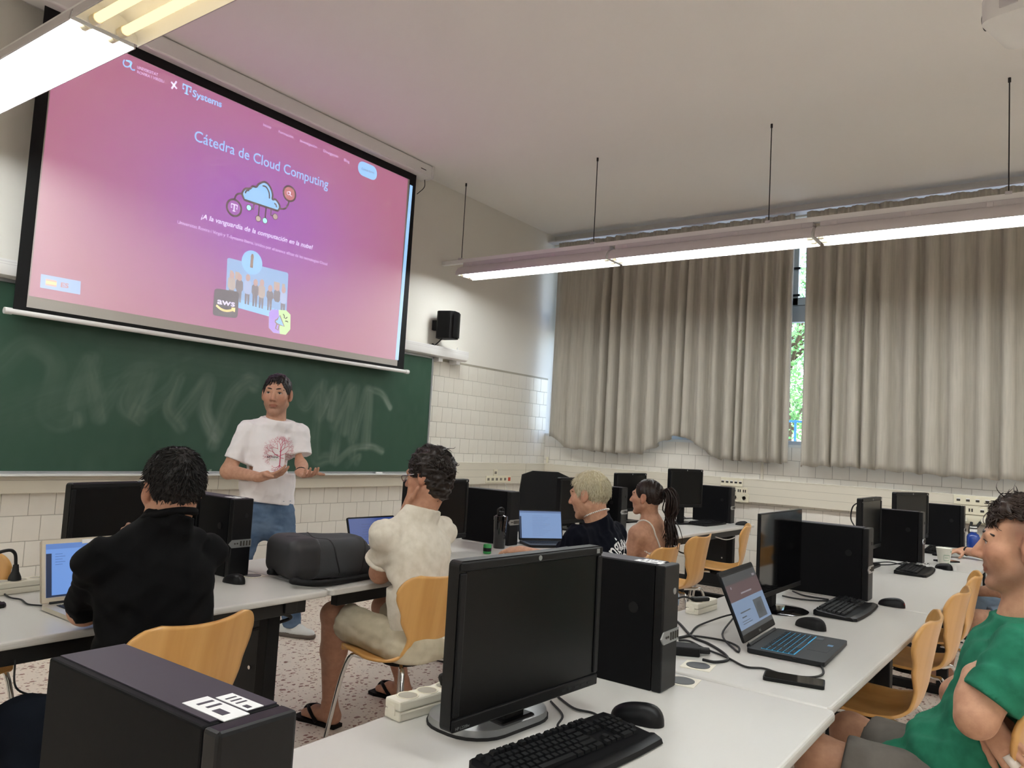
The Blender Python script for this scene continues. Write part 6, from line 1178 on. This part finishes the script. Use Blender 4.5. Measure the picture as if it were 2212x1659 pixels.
# woman with the ponytail
def woman():
    P, C, N = V3(4.42, 2.03, .46), V3(4.42, 2.06, .74), V3(4.40, 2.065, .935); SL, SR = V3(4.255, 2.08, .865), V3(4.565, 2.06, .865); fw = unit((-.05, 1, 0))
    p = seated('young woman with a dark ponytail in a white strappy top', (4.42, 2.03, 0), 'CB9B7E', .006, P, C, N, SL, SR, fw, at(1396, 1075, 4.86), unit((-.05, 1, .03)), .94, .045, fem=True)
    EL, ER = V3(4.20, 2.16, .62), V3(4.62, 2.14, .62); WL, WR_ = V3(4.26, 2.36, .60), V3(4.52, 2.36, .60); p.limb([SL, EL, WL], [.047, .038, .025]); p.limb([SR, ER, WR_], [.047, .038, .025]); p.hand(WL, unit((.5, .8, 0)), Z, -1, (.3,)*4, sc=.9); p.hand(WR_, unit((-.5, .8, 0)), Z, 1, (.3,)*4, sc=.9)
    for q in torso_ops(P, C, N, SL, SR, fw, .15, .148, .64, sh=.045): p.ops.append(q)
    KL, KR = V3(4.32, 2.43, .50), V3(4.52, 2.43, .50); aL, aR = V3(4.31, 2.5, .09), V3(4.53, 2.5, .09); p.limb([P, KL, aL], [.075, .05, .036]); p.limb([P, KR, aR], [.075, .05, .036]); p.foot(aL, (0, 1), .01); p.foot(aR, (0, 1), .01)
    lo, hi = box([p.hc+Z*.14, EL, ER, WL+V3(0, .2, 0), aL*V3(1, 1, 0)+V3(0, .15, 0), aR], .13); sit(p); p.bake(lo, hi); p.eyes('3A2A1C', '1C1411', .005)
    hm = hairmat('2A1D17', .35); p.cap((.007, .008, .010), hm, None, low=-.050, fz=-.010, tex=wrinkle(7, .003, 160, (.2, 1, .2)))
    p.tufts(1500, hm, lambda q: nape(q, -.045), lambda q, n: (V3(0, -.13, .03)-q)*10, lambda q: .055, t=(.009, .010, .012), seed=10, r0=.0022, stay=.1)
    pt = MB(); rs = np.random.RandomState(3); b0 = V3(0, -.118, .040)
    for k in range(130):
        j = rs.randn(3)*.010; e = rs.randn(3)*V3(.018, .016, .02); P_ = [b0+j*.4, b0+V3(0, -.035, .018)+j, b0+V3(.004, -.062, -.03)+j*1.5, b0+V3(.008, -.062, -.11)+j*1.8+V3(.004*math.sin(k), .004*math.cos(k), 0), b0+V3(.010, -.052, -.19)+e+V3(.01*math.sin(k), 0, 0), b0+V3(.012, -.066, -.26)+e*1.3, b0+V3(.016, -.060, -.31)+e*1.6]; c = catmull([p.hc+p.HM @ (q*p.hs) for q in P_], 4); pt.tube(c, [.0042*(1-.75*(i/len(c))**3) for i in range(len(c))], 4)
    p.put('ponytail', pt.mesh('ponytail', hm, True)); p.put('hair_tie', MB().tube([p.hw(b0+V3(.019*math.cos(a), -.008-.006*math.sin(a), .019*math.sin(a))) for a in (2*math.pi*j/16 for j in range(16))], .007, 6, closed=True).mesh('hair_tie', 'black_matte', True))
    tp = p.cloth('strappy_top', torso_ops(P, C, N, SL, SR, fw, .158, .156, .67, sh=.045), *box([P-Z*.1, C, SL, SR], .2), 'lace_white', .007, wrinkle(4, .004, 30), [cut(C+Z*.045, Z+fw*-.10, .004)])
    BV = BVHTree.FromPolygons([v.co[:] for v in p.body.data.vertices], [q.vertices[:] for q in p.body.data.polygons])
    for s, S_ in ((-1, SL), (1, SR)):
        rt = frame(fw)[:, 0]; a = C+rt*s*.085-fw*.105+Z*.02; b = (N*.42+S_*.58)+Z*.038; c = C+rt*s*.08+fw*.10+Z*.03; m_ = (a+b)/2-fw*.030+Z*.015
        q_ = []
        for c_ in catmull([a, m_, b+Z*.006, (b+c)/2+fw*.04, c], 7):
            hit = p.body.data and BV.find_nearest(c_); q_.append(hit[0]+hit[1]*.003)
        p.put('strap', MB().tube(q_, .0050, 6).mesh('strap', 'lace_white', True))
    shorts(p, 'denim_pale', KL, KR, .5, .085, .085, 7, .009)
woman()

# man in the green T-shirt
def man_green():
    P, C, N = V3(2.49, .225, .50), V3(2.485, .125, .82), V3(2.475, .085, .995); SL, SR = V3(2.305, .085, .925), V3(2.655, .085, .925); fw = unit((-.02, 1, 0))
    p = seated('man in a green T-shirt with crossed arms and taped fingers at the right edge', (2.48, .22, 0), 'C69678', .005, P, C, N, SL, SR, fw, at(2211, 1181, 2.47), unit((-.06, 1, -.02)), 1.04, .055)
    EL = onx(2108, 1552, 2.245); WL = onx(2106, 1462, 2.31); ER = V3(2.72, .26, .70); WR_ = onx(2122, 1545, 2.315)
    p.limb([SL, EL, EL*.55+WL*.45, WL], [.042, .043, .041, .031]); p.hand(WL, unit((1, -.15, .12)), unit((-.3, .9, .2)), -1, (.5,)*4)
    p.limb([SR, ER, WR_], [.042, .043, .03]); hd = unit(onx(2192, 1640, 2.285)-WR_); p.tips = p.hand(WR_, hd, unit((-1, .25, .1)), 1, (.12, .16, .2, .3), thumb=(.45, .2, .1), spread=.14)
    KL, KR = onz(1765, 1632, .54), onz(1838, 1575, .54); KR = KR*V3(1, 1, 0)+V3(0, 0, .53); aL, aR = V3(KL[0]-.01, KL[1]+.04, .09), V3(KR[0]+.02, KR[1]+.03, .09)
    for K, a, q in ((KL, aL, -1), (KR, aR, 1)): p.limb([(P+frame(fw)[:, 0]*.09*q)*.3+K*.7, K, K*.62+a*.38-fw*.01, a], [.06, .057, .058, .036]); p.foot(a, (0, 1), .0)
    def tint(C, x, y, z):
        sg = lambda q: 1/(1+np.exp(-np.clip(q, -30, 30)))
        st = np.exp(-((z+.082)/.034)**2)*sg((y-.012)/.012)+.9*np.exp(-((y-.004)/.020)**2)*sg((-z-.005)/.012)*sg((z+.10)/.01)+.6*np.exp(-((z+.045)/.010)**2)*sg((y-.07)/.005)*(np.abs(x) < .032)
        fade = sg((.028-y)/.008)*sg((z-.012+.5*np.maximum(0, -y-.02)*-1)/.012)*sg((np.abs(x)-.035)/.006)+sg((-.05-y)/.01)*sg((z+.035)/.02); C = C*(1-np.outer(np.clip(st, 0, 1), (.36, .35, .31))); return C*(1-np.outer(np.clip(fade, 0, .9), (.72, .73, .72)))
    lo, hi = box([p.hc+Z*.14, EL, ER, WR_+hd*.2, aL*V3(1, 1, 0)+V3(0, .2, 0), aR, KL, KR, N-fw*.1], .12); sit(p); p.bake(lo, hi, tint); p.eyes('3A2A1C', '2A1E17', .0044)
    hm = hairmat('2E2119', .45); f = SDF((-.12, -.14, .0), (.12, .14, .17), .005); f.ell((0, -.010, .055), (.076, .094, .080), .01); f.plane((0, 0, .062), (0, .25, -1), .012); f.plane((0, .085, .09), (0, 1, -.2), .02); f.warp(wrinkle(6, .010, 120)); me, V = f.mesh('hair', None); me.vertices.foreach_set('co', (p.hc+(V*p.hs) @ p.HM.T).astype(np.float32).ravel()); me.update(); p.put('hair', me, hm)
    p.tufts(1700, hm, lambda q: q[2] > .070 and q[1] < .085, lambda q, n: (math.sin(60*q[1]), 1.0, .3+math.sin(50*q[0])), lambda q: .042 if q[1] < .03 else .055, t=(.010, .010, .022), seed=12, r0=.0028, curl=.45, stay=.7); p.tufts(900, hm, lambda q: .035 < q[2] < .08 and q[1] < .04, lambda q, n: (0, -.2, -1), lambda q: .012, t=.001, seed=13, r0=.0012, name='faded_sides', stay=.1)
    sh = tee(p, 'tee_green', EL, ER, .70, .7, .168, .172, .66, None, seed=21, amp=.008, freq=18, h=.007, sl=.074, neckr=.066, belly=(P+Z*.08+fw*.03, (.15, .12, .13)), extra=[cone(P+fw*.03, P+fw*.12-Z*.0, .15, .135, .04, (Z, .75))], low=.05)
    shorts(p, 'shorts_grey', KL, KR, .80, .10, .083, 9, .007, amp=.007)
    for fi in (0, 1):
        if len(p.tips) > fi:
            pass
    x = np.cross(hd, unit(V3(-1, .25, .1)-hd*(V3(-1, .25, .1)@hd))); bk = unit(V3(-1, .25, .1)-hd*(V3(-1, .25, .1)@hd)); a0 = WR_+x*.0095+hd*.083; t1 = p.tips[1]
    for u0, u1 in ((.12, .46), (.58, .90)): p.put('finger_tape', MB().tube([a0+(t1-a0)*u0+bk*.003*(1-u0), a0+(t1-a0)*(u0+u1)/2+bk*.003, a0+(t1-a0)*u1+bk*.002], .0128, 10).mesh('finger_tape', 'tape', True))
    shoe(p, 'shoe', aL-Z*.06, aL+V3(0, .2, -.06), 'shoe_grey', 'shoe_sole'); shoe(p, 'shoe', aR-Z*.06, aR+V3(0, .2, -.06), 'shoe_grey', 'shoe_sole')
man_green()

# man in denim shorts, mostly hidden
def man_far():
    P, C, N = V3(5.70, .16, .48), V3(5.70, .20, .84), V3(5.70, .22, 1.02); SL, SR = V3(5.53, .23, .94), V3(5.87, .23, .94); fw = unit((0, 1, 0))
    p = seated('man with sunglasses on his dark hair and denim shorts behind the green-shirted man', (5.64, .16, 0), 'C89A7E', .007, P, C, N, SL, SR, fw, at(2196, 1112, 5.74), unit((.0, 1, -.08)), 1.05, .056)
    WR_ = onz(2082, 1190, .775); ER = onz(2150, 1198, .775)+V3(-.08, 0, 0); EL, WL = V3(5.52, .30, .66), V3(5.62, .44, .62); p.limb([SR, ER, WR_], [.042, .042, .028]); p.limb([SL, EL, WL], [.042, .042, .028]); p.hand(WR_, unit(onz(2040, 1191, .765)-WR_), Z, -1, (.35,)*4); p.hand(WL, unit((.3, .9, 0)), Z, 1, (.3,)*4)
    KL, KR = onx(2122, 1338, 5.50), V3(5.78, .56, .50); KL = V3(5.50, KL[1]+.02, .47); aL, aR = V3(5.47, .40, .09), V3(5.8, .62, .09)
    for K, a, q in ((KL, aL, -1), (KR, aR, 1)): p.limb([(P+frame(fw)[:, 0]*.09*q)*.3+K*.7, K, K*.62+a*.38, a], [.065, .057, .056, .036]); p.foot(a, (0, 1), .0)
    lo, hi = box([p.hc+Z*.14, EL, ER, WR_+V3(.1, .25, 0), WL+V3(0, .2, 0), aL*V3(1, 1, 0)+V3(0, .2, 0), aR], .13); sit(p); p.bake(lo, hi); p.eyes()
    hm = hairmat('14110F', .35); p.cap((.010, .010, .016), hm, None, tex=wrinkle(5, .006, 90)); p.tufts(900, hm, nape, lambda q, n: (0, -1, .1), lambda q: .04, t=(.009, .009, .014), seed=15, stay=.3)
    for q in (-1, 1): p.put('sunglasses_lens', MB().lathe([(.024, 0), (.022, .004), (.01, .006)], 14, Matrix.Translation(Vector(p.hw((q*.030, .070, .112)))) @ Matrix(p.HM).to_4x4() @ Matrix.Rotation(D2R(-50), 4, 'X')).mesh('sunglasses_lens', 'glossy_black', True))
    tee(p, 'shirt_grey', EL, ER, .7, .6, .175, .18, .66, (P-Z*.04, -Z), seed=24); shorts(p, 'denim_pale', KL, KR, .78, .10, .088, 12, .008)
    fr = frame(unit(ER-WR_)); p.put('wristband', MB().tube([WR_+fr @ V3(.033*math.cos(a), .02, .029*math.sin(a)) for a in (2*math.pi*j/16 for j in range(16))], .006, 6, closed=True).mesh('wristband', 'black_matte', True))
man_far()
